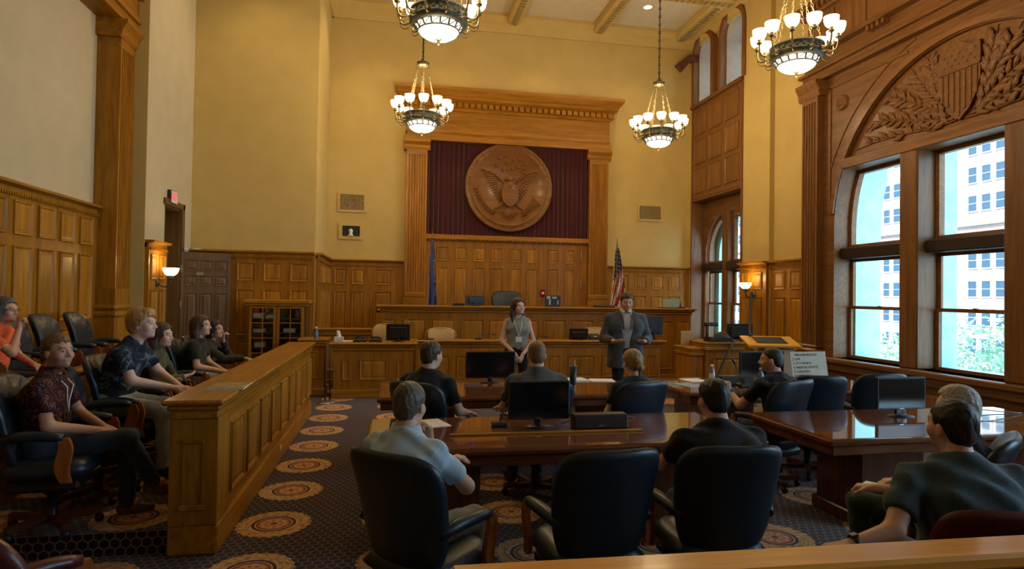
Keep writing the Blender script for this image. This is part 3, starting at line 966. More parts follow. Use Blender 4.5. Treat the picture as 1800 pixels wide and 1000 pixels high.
# ------------------------------------------------------------------ far window bay
fb = struct(link('wall_far_bay', None), 'oak surround of the narrow far window bay')
b = MB().box(7.08, 13.99, 0, 7.70, 14.05, 6.34).box(7.08, 11.78, 0, 7.70, 11.84, 6.34).box(7.10, 11.84, 4.06, 7.70, 13.99, 4.11).box(7.10, 11.84, .3, 7.70, 13.99, .76)
b.build('jamb_lining', M['bay'], fb)
b = MB().box(7.09, 11.84, 4.11, 7.2, 13.99, 6.34); b.build('apron', M['bay'], fb)
for i in range(3):
    for j in range(3):
        panel(fb, 7.09, 4.24 + j * .69, .56, .58, 13.62 - .705 * i, 'bay_panel', rz=-PI / 2)
b = MB().box(7.02, 11.80, 6.30, 7.25, 14.03, 6.38, .01); b.build('window_ledge', M['bay_y'], fb)
for (c, r, z0, zs) in UP:
    outer = arc(c, zs, r + .11, 0, PI, 24); inner = arc(c, zs, r, PI, 0, 24)
    b = MB().prism([(c + r, z0), (c + r + .11, z0)] + outer + [(c - r - .11, z0), (c - r, z0)] + inner, 7.06, 7.2, 'x')
    b.build('arch_casing', M['bay'], fb)
    outer = arc(c, zs, r + .001, 0, PI, 24); inner = arc(c, zs, r - .02, PI, 0, 24)
    b = MB().prism([(c + r - .02, z0), (c + r, z0)] + outer + [(c - r, z0), (c - r + .02, z0)] + inner, 7.2, 7.70, 'x', smooth_side=False)
    b.build('reveal', M['reveal'], fb)
    f = MB().prism(archpoly(c, r - .02, z0, zs), 7.62, 7.68, 'x', holes=[archpoly(c, r - .075, z0 + .05, zs)]).box(7.62, c - r, zs - .03, 7.68, c + r, zs + .03).build('upper_sash', M['dark_wood'], fb)
    MB().prism(archpoly(c, r - .08, z0 + .05, zs), 7.645, 7.652, 'x').build('pane', M['glass'], f)
FC, FR, FZ = 12.915, .98, 2.75
b = MB().prism([(11.84, .76), (13.99, .76), (13.99, 4.06), (11.84, 4.06)], 7.40, 7.46, 'x', holes=[archpoly(FC, FR, .78, FZ, 30)]); b.build('arch_face', M['bay_y'], fb)
b = MB().box(7.34, FC - .13, .76, 7.52, FC + .13, 3.74, .015); b.build('mullion', M['bay'], fb)
sash_window(4, FC + .13, FC + FR, .78, 2.46, 3.62, 'far', 'far left light of the narrow window behind the bench', X0=7.47, ctr=(FC, FZ, FR), meet=1.62)
sash_window(5, FC - FR, FC - .13, .78, 2.46, 3.62, 'near', 'right light of the narrow window behind the bench', X0=7.47, ctr=(FC, FZ, FR), meet=1.62)
# gallery window out of frame and clerestory lights
for n, (y0, y1, z0, z1) in enumerate([(-1.5, 3.1, .8, 4.6), (4.6, 9.25, 6.85, 8.0)], 6):
    w = struct(link('window_%d' % n, None), ['', 'plain gallery window beside the camera', 'clerestory window over the oak cornice'][n - 5])
    hs = []
    k = 3
    L = (y1 - y0) / k
    for i in range(k):
        hs.append([(y0 + L * i + .07, z0 + .07), (y0 + L * (i + 1) - .07, z0 + .07), (y0 + L * (i + 1) - .07, z1 - .07), (y0 + L * i + .07, z1 - .07)])
    MB().prism([(y0, z0), (y1, z0), (y1, z1), (y0, z1)], 7.5, 7.58, 'x', holes=hs).build('frame', M['wood_y'], w)
    for h in hs:
        MB().box(7.53, h[0][0] - .01, h[0][1] - .01, 7.537, h[1][0] + .01, h[2][1] + .01).build('pane', M['glass'], w)

# ------------------------------------------------------------------ outside
M['facade'] = noisy(mat('tan_brick_facade', (.30, .205, .175), .9), 1.2, .12)
M['facade2'] = noisy(mat('pale_stone_band', (.42, .41, .39), .9), 2, .06)
M['offglass'] = mat('office_window_glass', (.03, .06, .09), .35, spec=.2)
M['pave'] = noisy(mat('street_paving', (.30, .30, .30), .9), 1, .1)
struct(MB().box(8.2, -30, -9.2, 120, 120, -9).build('ground', M['pave']), 'pale street far below the windows')
bd = thing('office_building', 'tan brick office block with rows of windows seen through the glass', 'building', (62, 0, -9))
MB().box(0, 26, 0, 10, 130, 60).build('facade', M['facade'], bd)
for zb in (19.0,):
    MB().box(-.5, 25.5, zb, 0, 130, zb + 1.3, .1).build('stone_band', M['facade2'], bd)
wm = MB().box(-.06, -.55, 0, .1, .55, 1.7).mesh('window', M['offglass'])
fm = MB().prism([(-.62, -.1), (.62, -.1), (.62, 1.8), (-.62, 1.8)], -.12, .02, 'x', holes=[[(-.5, .02), (.5, .02), (.5, 1.68), (-.5, 1.68)]]).box(-.09, -.5, .82, .0, .5, .88).mesh('window_frame', M['facade2'])
for g in range(16):
    for i in range(3):
        for j in range(11):
            y = 30 + g * 6.0 + i * 1.6; z = 2.0 + j * 3.1
            if any(zb - 1.9 < z < zb + 1.3 for zb in (19.0,)): continue
            o = link('window', wm, bd, (0, y, z)); link('window_frame', fm, o)
def tree(loc, r, h, label):
    t = thing('street_tree', label, 'tree', loc)
    m = bpy.data.materials.get('spring_leaves') or noisy(mat('spring_leaves', (.22, .36, .22), .7), 4, .4)
    bk = bpy.data.materials.get('bark') or noisy(mat('bark', (.12, .09, .07), .9), 8, .3)
    b = MB().tube([(0, 0, 0), (.1, .05, h * .5), (.0, .1, h * .8)], [.22, .16, .08], 8)
    for k in range(6):
        a = k * 1.05
        b.tube([(.05, .05, h * .55), (r * .6 * math.cos(a), r * .6 * math.sin(a), h * (.8 + .04 * k))], [.08, .02], 5)
    b.build('trunk', bk, t)
    n = 3400
    u = rng.normal(size=(n, 3)); u /= np.linalg.norm(u, axis=1)[:, None]
    rad = r * (rng.random(n) ** .45) * (1 + .25 * np.sin(u[:, 0] * 5) * np.cos(u[:, 1] * 4))
    c = u * rad[:, None] * np.array([1, 1, .85]) + np.array([0, 0, h])
    d1 = rng.normal(size=(n, 3)); d1 /= np.linalg.norm(d1, axis=1)[:, None]
    d2 = np.cross(d1, rng.normal(size=(n, 3))); d2 /= np.linalg.norm(d2, axis=1)[:, None]
    s = (.05 + .06 * rng.random(n))[:, None]
    V = np.stack([c - d1 * s, c + d2 * s * .5, c + d1 * s, c - d2 * s * .5], 1).reshape(-1, 3)
    me = bpy.data.meshes.new('foliage')
    me.from_pydata(V.tolist(), [], [tuple(range(4 * i, 4 * i + 4)) for i in range(n)])
    me.materials.append(m)
    o = link('foliage', me, t); o['kind'] = 'stuff'
tree((17.0, 14.6, -9), 2.3, 8.6, 'leafy green street tree outside the centre window')
tree((21.0, 21.6, -9), 1.8, 8.2, 'smaller green street tree outside the side window')

# ------------------------------------------------------------------ chandeliers
def make_chandelier():
    c = thing('chandelier', '', 'chandelier')
    b = MB().lathe([(.0, 0), (.012, .005), (.022, .03), (.014, .05), (.03, .06), (.045, .075), (.0, .085)], 16); b.build('finial', M['brass'], c)
    b = MB().lathe([(.0, .065), (.08, .070), (.15, .09), (.20, .122), (.22, .15), (.262, .215)], 32); b.build('bowl', M['opal_bowl'], c)
    b = MB().lathe([(.222, .145), (.232, .148), (.234, .158), (.224, .160)], 32)
    for i in range(16):
        a = 2 * PI * i / 16
        p = [(.231 * math.cos(a), .231 * math.sin(a), .152), (.248 * math.cos(a), .248 * math.sin(a), .185), (.272 * math.cos(a), .272 * math.sin(a), .220)]
        b.tube(p, .011, 5)
        a2 = a + 2 * PI / 32
        a3 = a + 2 * PI / 16
        b.tube([p[0], (.250 * math.cos(a2), .250 * math.sin(a2), .185), (.272 * math.cos(a3), .272 * math.sin(a3), .220)], .0055, 4)
    b.build('gallery', M['bronze'], c)
    b = MB().lathe([(.25, .208), (.285, .208), (.315, .235), (.328, .265), (.322, .280), (.304, .290), (.304, .348), (.320, .356), (.317, .380), (.285, .380), (.25, .36)], 40)
    for i in range(24):
        a = 2 * PI * i / 24
        b.at((.300 * math.cos(a), .300 * math.sin(a), .302), (0, 0, a)); b.box(0, -.018, 0, .01, .018, .036)
    b.at(); b.build('ring_band', M['bronze'], c)
    shade = MB().lathe([(.03, .0), (.052, .012), (.072, .04), (.082, .08), (.086, .125), (.083, .125), (.078, .08), (.066, .04), (.045, .018), (.0, .012)], 20).mesh('shade', M['opal'])
    armb = MB()
    armb.tube(bez((.30, 0, .30), (.40, 0, .235), (.455, 0, .25), (.46, 0, .36), 8) + [(.46, 0, .43)], .011, 6)
    armb.tube(bez((.30, 0, .27), (.36, 0, .18), (.46, 0, .20), (.455, 0, .30), 6), .007, 5)
    armb.at((.46, 0, .42)); armb.lathe([(.0, -.02), (.03, -.01), (.036, .005), (.016, .015), (.02, .03), (.028, .045), (.0, .05)], 12)
    arm_me = armb.mesh('arm', M['brass'])
    for i in range(12):
        a = 2 * PI * i / 12 + .13
        o = link('arm', arm_me, c, (0, 0, 0), a)
        link('shade', shade, o, (.46, 0, .46))
    chain = MB()
    def chain_line(b, p, q, lw, r):
        P, Q = Vector(p), Vector(q)
        n = max(2, int((Q - P).length / (lw * 1.5)))
        for i in range(n):
            A, B_ = P.lerp(Q, i / n), P.lerp(Q, (i + 1) / n)
            d = (B_ - A)
            side = d.cross(Vector((1, .3, 0)) if i % 2 else Vector((.3, -1, 0))).normalized() * lw * .35
            b.tube([A, A.lerp(B_, .25) + side, A.lerp(B_, .75) + side, B_, A.lerp(B_, .75) - side, A.lerp(B_, .25) - side, A], r, 4, False)
    for i in range(6):
        a = 2 * PI * i / 6
        b = MB(); chain_line(b, (.29 * math.cos(a), .29 * math.sin(a), .37), (.09 * math.cos(a), .09 * math.sin(a), 1.24), .035, .0042)
        b.build('chain', M['brass'], c)
    b = MB().lathe([(.0, 1.22), (.085, 1.225), (.105, 1.245), (.09, 1.265), (.11, 1.285), (.06, 1.30), (.03, 1.36), (.0, 1.38)], 20); b.build('crown', M['brass'], c)
    b = MB(); chain_line(b, (0, 0, 1.36), (0, 0, 3.48), .05, .007); b.tube([(0, 0, 1.36), (.006, 0, 2.4), (0, 0, 3.48)], .006, 5); b.build('hanging_chain', M['iron'], c)
    b = MB().lathe([(.0, 3.44), (.06, 3.45), (.11, 3.49), (.12, 3.50), (.0, 3.50)], 20); b.build('ceiling_rose', M['brass'], c)
    return c
ch0 = make_chandelier()
CH = [(.445, 6.9, 'chandelier cut by the top edge, nearest of the left pair'), (4.87, 6.9, 'chandelier nearest the arched window, in front of its carving'),
      (.445, 10.95, 'small far chandelier hanging before the left fluted pilaster'), (4.85, 10.95, 'small far chandelier hanging over the flag with stripes')]
for i, (x, y, lab) in enumerate(CH):
    c = ch0 if i == 0 else copy_tree(ch0)
    c.location = (x, y, 4.50); c.rotation_euler = (0, 0, .2 * i)
    tag(c, lab, 'chandelier', 'bronze bowl chandeliers')
    d = bpy.data.lights.new('chandelier_light', 'POINT')
    d.energy = CHW; d.color = (1.0, .73, .40); d.shadow_soft_size = .30
    o = bpy.data.objects.new('chandelier_light', d); COL.objects.link(o); o.location = (x, y, 5.05 + .25)
    d = bpy.data.lights.new('chandelier_bowl_light', 'POINT')
    d.energy = CHW * .28; d.color = (1.0, .74, .42); d.shadow_soft_size = .2
    o = bpy.data.objects.new('chandelier_bowl_light', d); COL.objects.link(o); o.location = (x, y, 4.36)
# recessed downlights
for (x, y, seen) in [(3.35, 12.95, 1), (1.3, 12.95, 0), (5.45, 12.95, 0), (-.6, 12.95, 0), (-2.4, 10.9, 0)]:
    t = thing('downlight', 'round lit downlight in the ceiling above the seal' if seen else 'recessed ceiling downlight %s' % {1: 'hidden behind the near left chandelier', 5: 'beyond the far right chandelier chain', 0: 'at the left end of the bench wall', -2: 'over the doorway wall'}[int(x)], 'light', (x, y, 8.2), 0, 'ceiling downlights')
    MB().lathe([(.09, -.02), (.115, -.02), (.12, 0), (.09, 0)], 24).build('trim_ring', M['white'], t)
    MB().lathe([(.0, -.012), (.09, -.012)], 24).build('lens', M['lamp'], t)
    d = bpy.data.lights.new('downlight_beam', 'SPOT')
    d.energy = DLW; d.color = (1.0, .72, .35); d.spot_size = math.radians(100); d.spot_blend = .8; d.shadow_soft_size = .06
    o = bpy.data.objects.new('downlight_beam', d); COL.objects.link(o); o.location = (x, y, 8.16)
# wall sconces
def sconce(loc, rz, label):
    t = thing('wall_sconce', label, 'wall lamp', loc, rz, 'wall sconces')
    b = MB(); b.M = Matrix.Rotation(PI / 2, 4, 'X')
    b.lathe([(.0, .0), (.055, .0), (.06, .012), (.04, .025), (.0, .03)], 20); b.build('back_plate', M['bronze'], t)
    b = MB().tube(bez((0, -.02, 0), (0, -.10, -.10), (0, -.19, -.06), (0, -.19, .06), 10), .012, 8)
    b.at((0, -.19, .05)); b.lathe([(.0, 0), (.03, .005), (.055, .025), (.035, .04), (.05, .06), (.0, .065)], 16); b.at(); b.build('arm', M['bronze'], t)
    b = MB().at((0, -.19, .11)); b.lathe([(.0, .0), (.05, .002), (.085, .03), (.108, .075), (.118, .12), (.114, .12), (.10, .075), (.08, .035), (.0, .01)], 24); b.at(); b.build('shade', M['opal'], t)
    d = bpy.data.lights.new('sconce_light', 'POINT'); d.energy = SCW; d.color = (1.0, .68, .30); d.shadow_soft_size = .07
    o = bpy.data.objects.new('sconce_light', d); COL.objects.link(o)
    o.location = Vector(loc) + Matrix.Rotation(rz, 3, 'Z') @ Vector((0, -.19, .33))
sconce((-3.51, 10.26, 1.85), PI / 2, 'lit wall lamp with opal shade on the left panelling by the doorway')
sconce((7.04, 11.25, 1.83), -PI / 2, 'lit wall lamp with opal shade on the right pier between windows')

# ------------------------------------------------------------------ wall fittings
def vent(x0, z0, x1, z1, label):
    t = thing('air_vent', label, 'vent', ((x0 + x1) / 2, WB, z0), 0, 'air vents on the back wall')
    w, h = x1 - x0, z1 - z0
    MB().prism([(-w / 2, 0), (w / 2, 0), (w / 2, h), (-w / 2, h)], 0, -.03, 'y', holes=[[(-w / 2 + .05, .05), (w / 2 - .05, .05), (w / 2 - .05, h - .05), (-w / 2 + .05, h - .05)]]).build('frame', M['paint'], t)
    MB().box(-w / 2 + .05, -.004, .05, w / 2 - .05, 0, h - .05).build('backing', M['iron'], t)
    b = MB()
    for i in range(17): b.box(-w / 2 + .05 + (w - .1) * (i + .3) / 17, -.018, .05, -w / 2 + .05 + (w - .1) * (i + .7) / 17, -.006, h - .05)
    for i in range(10): b.box(-w / 2 + .05, -.022, .05 + (h - .1) * (i + .3) / 10, w / 2 - .05, -.010, .05 + (h - .1) * (i + .7) / 10)
    o = b.build('grille', M['gilt'], t); o['kind'] = 'stuff'
vent(-1.235, 3.525, -.614, 3.966, 'square grille vent above the wall niche with a camera')
vent(5.76, 3.58, 6.41, 4.0, 'square grille vent under the far right chandelier')
t = thing('camera_niche', 'small framed wall niche holding a white camera', 'niche', (-.945, WB, 2.92))
MB().prism([(-.26, 0), (.26, 0), (.26, .36), (-.26, .36)], 0, -.035, 'y', holes=[[(-.18, .07), (.20, .07), (.20, .30), (-.18, .30)]]).build('frame', M['paint'], t)
MB().box(-.18, -.004, .07, .20, 0, .30).build('backing', M['black'], t)
t = thing('security_camera', 'white dome camera inside the wall niche', 'camera', (-.94, WB - .045, 2.99))
MB().box(-.06, -.03, 0, .06, .03, .025, .006).build('foot', M['white'], t)
MB().at((0, 0, .02)).lathe([(.045, 0), (.035, .05), (.045, .09), (.045, .12), (.0, .15)], 14).build('head', M['white'], t)
M['red'] = mat('lit_red_letters', (.7, .03, .05), .4, emit=(1, .05, .10), estr=.7)
t = thing('exit_sign', 'EXIT sign with red letters above the left doorway', 'sign', (-3.57, 10.93, 3.14), PI / 2)
MB().box(-.15, -.06, 0, .15, 0, .21, .006).build('housing', M['iron'], t)
MB().box(-.14, -.065, .01, .14, -.06, .20).build('face', M['white'], t)
me = text_mesh('EXIT', .15, .002); me.materials.append(M['red'])
o = link('lettering', me, t, (0, -.067, .105)); o.rotation_euler = (PI / 2, 0, 0)
t = thing('ceiling_speaker', 'brown angular bracket high in the right back corner', 'bracket', (6.95, 13.95, 7.45))
MB().prism([(-.35, -.1), (-.2, -.25), (.0, 0), (.2, .0), (.2, .16), (-.02, .16)], -.08, .08, 'y').build('housing', M['mahog_z'], t)
for (x, y, z, lab) in [(-.30, WB - .06, 1.40, 'small red-lit switch box on the left back panelling'), (3.42, 14.12, 1.80, 'small red-lit switch box behind the empty bench chair')]:
    t = thing('indicator_box', lab, 'switch', (x, y, z))
    MB().box(-.05, -.03, -.08, .05, 0, .08, .01).build('housing', M['black'], t)
    b = MB(); b.M = Matrix.Rotation(PI / 2, 4, 'X'); b.lathe([(.0, .034), (.03, .034), (.034, .03)], 14); b.build('lamp', M['red'], t)
# ------------------------------------------------------------------ jury box
PL1, PL2 = .15, .44
b = MB().box(-4.05, 4.52, 0, -1.44, 9.3, PL1)
struct(b.build('floor_jury_step', M['carpet']), 'low carpeted jury platform')
b = MB().box(-4.05, 4.52, PL1, -2.86, 9.3, PL2)
struct(b.build('floor_jury_tier', M['carpet']), 'higher carpeted tier for the back jury row')
lg = thing('jury_divider', 'low oak divider ledge between the two jury rows', 'divider', (-2.83, 4.55, 0))
MB().box(-.03, 0, PL1, .03, 4.7, .98).build('board', M['wood_y'], lg)
MB().box(-.07, -.03, .98, .07, 4.73, 1.02, .01).build('cap_rail', M['wood_y'], lg)

rail = thing('jury_rail', 'long oak jury box rail with panelled side and wide top', 'railing', (-1.27, 4.44, 0))
RL = 4.85
MB().box(-.13, .02, .19, .13, RL, .93).build('body', M['wood_y'], rail)
MB().box(-.155, 0, 0, .155, RL + .02, .20, .012).build('plinth', M['wood_y'], rail)
MB().box(-.15, -.005, .20, .15, .30, .90, .004).build('end_post', M['wood'], rail)
b = MB().box(-.19, -.06, .995, .19, RL + .06, 1.03, .012).box(-.165, -.03, .955, .165, RL + .03, .995, .014).box(-.15, -.015, .90, .15, RL + .015, .955, .008)
b.build('top_cap', M['wood_y'], rail)
for i in range(9):
    panel(rail, .13, .30, .42, .50, .34 + .25 + i * .505, rz=PI / 2)
b = MB().box(-.07, -.02, .74, .07, -.005, .77, .006).box(-.085, -.022, .30, .085, -.005, .34, .006)
for s in (-1, 1): b.box(s * .06 - .006, -.012, .34, s * .06 + .006, -.005, .74)
b.build('post_panel', M['panel'], rail)
MB().box(.155, 2.3, .12, .165, 2.37, .17, .003).build('outlet', M['white'], rail)
M['mag'] = noisy(mat('magazine_cover', (.42, .33, .20), .3, coat=.4), 12, .6)
t = thing('magazine', 'glossy magazine lying on the jury rail', 'magazine', (-1.19, 5.0, 1.03), .03)
MB().box(-.13, -.17, 0, .13, .17, .006).build('pages', M['paper'], t)
MB().box(-.13, -.17, .006, .125, .165, .009).build('cover', M['mag'], t)

# ------------------------------------------------------------------ benches
def counter(name, label, cat, x0, x1, yf, yb, zt, panels, prow, base_h=.14, capd=.10):
    t = thing(name, label, cat, ((x0 + x1) / 2, yf, 0))
    w = (x1 - x0) / 2
    d = yb - yf
    MB().box(-w, 0, 0, w, d, zt - .06).build('body', M['wood'], t)
    MB().box(-w - .03, -.03, 0, w + .03, d, base_h, .012).build('plinth', M['wood_x'], t)
    b = MB().box(-w - capd, -capd, zt - .035, w + capd, d + .03, zt, .01).box(-w - capd * .7, -capd * .7, zt - .075, w + capd * .7, d, zt - .035, .014).box(-w - .03, -.03, zt - .13, w + .03, d, zt - .075, .012)
    b.build('top', M['wood_x'], t)
    for (a, c) in panels:
        panel(t, (a + c) / 2 - (x0 + x1) / 2, prow[0], c - a, prow[1] - prow[0], 0)
    return t
counter('judge_bench', 'long tall oak bench below the eagle seal', 'bench', -.22, 6.17, 12.2, 13.05, 1.515,
        [(-.18, .07), (.22, .64), (.78, 1.19), (1.33, 1.77), (1.90, 2.34), (2.46, 2.88), (2.98, 3.45), (3.58, 4.03), (4.15, 4.58), (4.70, 5.10)], (.72, 1.26))
bt = bpy.data.objects['judge_bench']
for (a, c) in ((5.45, 5.74), (5.86, 6.12)):
    panel(bt, (a + c) / 2 - 2.975, .25, c - a, 1.0, -.001)
counter('clerk_bench', 'lower oak clerk bench in front of the tall bench', 'bench', .42, 5.09, 11.3, 11.58, .915,
        [(.72, 1.03), (1.16, 1.34), (1.5, 2.0), (2.12, 2.3), (2.45, 2.78), (2.90, 3.10), (3.25, 3.77), (3.91, 4.19), (4.32, 4.70), (4.83, 5.0)], (.22, .63))
counter('reporter_desk', 'oak court reporter desk at the left end of the clerk bench', 'desk', -.94, .35, 10.66, 11.2, .915,
        [(-.80, -.69), (-.52, -.08), (.09, .19)], (.30, .64), capd=.08)
counter('low_partition', 'low oak partition wall left of the tall bench', 'partition', -1.36, -.42, 12.0, 12.15, 1.08, [(-1.2, -.9), (-.8, -.5)], (.3, .85), capd=.05)
counter('side_partition', 'short oak partition at the far end of the jury rail', 'partition', -1.50, -1.12, 10.9, 11.4, .96, [(-1.42, -1.2)], (.3, .75), capd=.05)

# ------------------------------------------------------------------ bookcase
t = thing('bookcase', 'small glazed oak bookcase against the left panelling', 'bookcase', (-2.005, 11.58, 0))
b = MB().box(-.50, 0, 0, -.46, .36, 1.5).box(.46, 0, 0, .50, .36, 1.5).box(-.5, .33, 0, .5, .36, 1.5).box(-.5, 0, .0, .5, .36, .08)
b.build('carcass', M['door'], t)
MB().box(-.56, -.05, 1.53, .56, .37, 1.60, .015).box(-.52, -.02, 1.49, .52, .36, 1.53, .01).build('cornice', M['wood_x'], t)
for z in (.42, .74, 1.0, 1.25): MB().box(-.46, .02, z, .46, .33, z + .02).build('shelf', M['door'], t)
for s in (-1, 1):
    x0, x1 = (-.46, -.005) if s < 0 else (.005, .46)
    hs, w = [], (x1 - x0)
    for i in range(2):
        for j in range(5):
            a = x0 + .045 + i * (w - .08) / 2; z = .14 + j * .265
            hs.append([(a, z), (a + (w - .08) / 2 - .014, z), (a + (w - .08) / 2 - .014, z + .25), (a, z + .25)])
    dr = MB().prism([(x0, .09), (x1, .09), (x1, 1.48), (x0, 1.48)], -.02, 0, 'y', holes=hs).build('door', M['wood'], t)
    for h in hs:
        MB().box(h[0][0] - .004, -.010, h[0][1] - .004, h[1][0] + .004, -.007, h[2][1] + .004).build('pane', M['pane'], dr)
    MB().at((-.025 * -s if s < 0 else .03, -.02, .82)).lathe([(.0, -.012), (.012, -.01), (.012, .01), (.0, .012)], 8).build('knob', M['brass'], dr)
for k, (x, z, w, h) in enumerate([(-.33, 1.27, .17, .09), (-.13, 1.27, .14, .05), (-.32, 1.02, .18, .06), (.2, 1.02, .2, .07), (.28, .76, .2, .05), (-.3, .76, .16, .08)]):
    o = MB().box(-w / 2, -.1, 0, w / 2, .1, h, .004).build('paper_stack', M['paper'], None, (-2.005 + x, 11.75, z))
    tag(o, 'stack of papers behind the bookcase glass, %s' % ['top left', 'top shelf beside the tallest stack', 'second shelf on the left', 'second shelf on the right', 'third shelf on the right', 'third shelf on the left'][k], 'papers', 'papers in the bookcase')

# ------------------------------------------------------------------ tables
def table(label, x0, x1, y0, y1, peds, ins=.22):
    t = thing('counsel_table', label, 'table', ((x0 + x1) / 2, (y0 + y1) / 2, 0), 0, 'mahogany counsel tables')
    w, d = (x1 - x0) / 2, (y1 - y0) / 2
    MB().box(-w, -d, .715, w, d, .757, .012).box(-w + .03, -d + .03, .64, w - .03, d - .03, .715, .01).build('table_top', M['mahog'], t)
    MB().box(-w + .025, -d + .025, .757, w - .025, d - .025, .763).build('glass_top', M['tglass'], t)
    for p in peds:
        MB().box(p - .28, -d + ins, .10, p + .28, d - .22, .64, .006).build('pedestal', M['mahog_z'], t)
        MB().box(p - .31, -d + ins - .03, 0, p + .31, d - .19, .10, .012).build('plinth', M['mahog_z'], t)
    return t
def table_glass():
    m = wood('polished_mahogany_glass', (.15, .052, .016), (.27, .105, .032), 'x', rough=.05, coat=1.0, var=.0)
    m.node_tree.nodes['Principled BSDF'].inputs['Coat Roughness'].default_value = .03
    m.node_tree.nodes['Principled BSDF'].inputs['Specular IOR Level'].default_value = .8
    return m
M['tglass'] = table_glass()
table('near left mahogany table, bare top with strip and slim microphone', -.16, 2.60, 3.95, 5.02, (-.9, .9))
table('near right mahogany table reflecting the bright windows', 3.05, 5.60, 3.90, 4.96, (-.48, .8), .32)
table('far left mahogany table with tumbler and white papers', -.13, 2.62, 5.98, 7.30, (-.9, .9))
table('far right mahogany table holding the lettered board', 3.02, 5.60, 5.98, 7.20, (-.7, .8))
t = MB().box(0, 0, 0, 1.42, .03, .014, .003).build('cable_strip', M['wood_x'], None, (.40, 4.33, .763))
tag(t, 'slim wooden cable cover running along the near left table', 'cable cover')

# gallery rail in front of the camera
t = thing('gallery_rail', 'golden oak rail top crossing the bottom right corner', 'railing', (.18, 1.86, 0), -.030)
MB().box(0, -.15, .90, 3.0, 0, .95, .012).build('top_rail', wood('golden_rail', (.62, .245, .022), (.85, .39, .045), 'x', rough=.38, coat=.15), t)
MB().box(.02, -.12, 0, 3.0, -.03, .90).build('panel_body', M['mahog_z'], t)

# ------------------------------------------------------------------ leather chairs
def back_mesh(leather, W=.272, H=.315, T=.055, tuft=False, name='backrest', flat=1.0):
    b = MB()
    n = 18
    def sq(i, j):
        m = max(abs(i), abs(j)); p = (abs(i) ** 4.5 + abs(j) ** 4.5) ** (1 / 4.5)
        k = m / p if p > 0 else 0
        return i * k, j * k, m
    idx = {}
    v, f = [], []
    for side in (0, 1):
        for a in range(n + 1):
            for c in range(n + 1):
                i, j = -1 + 2 * a / n, -1 + 2 * c / n
                i = math.sin(i * PI / 2) * .5 + i * .5; j = math.sin(j * PI / 2) * .5 + j * .5
                x, z, m = sq(i, j)
                rim = m > .999
                if rim and side == 1:
                    idx[side, a, c] = idx[0, a, c]; continue
                t = T * math.sqrt(max(0, 1 - m ** 5))
                if tuft and side == 0:
                    gx, gz = x * 2.5, z * 2.4
                    d1 = math.exp(-((gx - round(gx)) ** 2 + (gz - round(gz)) ** 2) * 14)
                    gx2, gz2 = gx + .5, gz + .5
                    d2 = math.exp(-((gx2 - round(gx2)) ** 2 + (gz2 - round(gz2)) ** 2) * 14)
                    t -= .040 * max(d1, d2) * (m < .92)
                w = W * (1 + .12 * z - .05 * z * z) 
                y = (t if side == 0 else -t * .8)
                X, Z = x * w, z * H
                y += .10 * X * X / (W * W) * .55 * flat       # wraps forward at the sides
                y -= .03 * z + .05 * max(0, z) ** 2
                idx[side, a, c] = len(v)
                v.append((X, y, Z))
    for side in (0, 1):
        for a in range(n):
            for c in range(n):
                q = (idx[side, a, c], idx[side, a + 1, c], idx[side, a + 1, c + 1], idx[side, a, c + 1])
                f.append(q if side else q[::-1])
    b.add(v, f, True)
    return b.mesh(name, leather)
def cushion(w, d, h, leather, name='seat'):
    b = MB()
    n = 10
    v, f, idx = [], [], {}
    for side in (0, 1):
        for a in range(n + 1):
            for c in range(n + 1):
                i, j = -1 + 2 * a / n, -1 + 2 * c / n
                m = max(abs(i), abs(j)); p = (abs(i) ** 6 + abs(j) ** 6) ** (1 / 6)
                k = m / p if p > 0 else 0
                rim = m > .999
                if rim and side: idx[side, a, c] = idx[0, a, c]; continue
                t = h / 2 * (max(0, 1 - m ** 6)) ** .5
                idx[side, a, c] = len(v)
                v.append((i * k * w / 2, j * k * d / 2, t if side == 0 else -t))
    for side in (0, 1):
        for a in range(n):
            for c in range(n):
                q = (idx[side, a, c], idx[side, a + 1, c], idx[side, a + 1, c + 1], idx[side, a, c + 1])
                f.append(q if side == 0 else q[::-1])
    b.add(v, f, True)
    return b.mesh(name, leather)
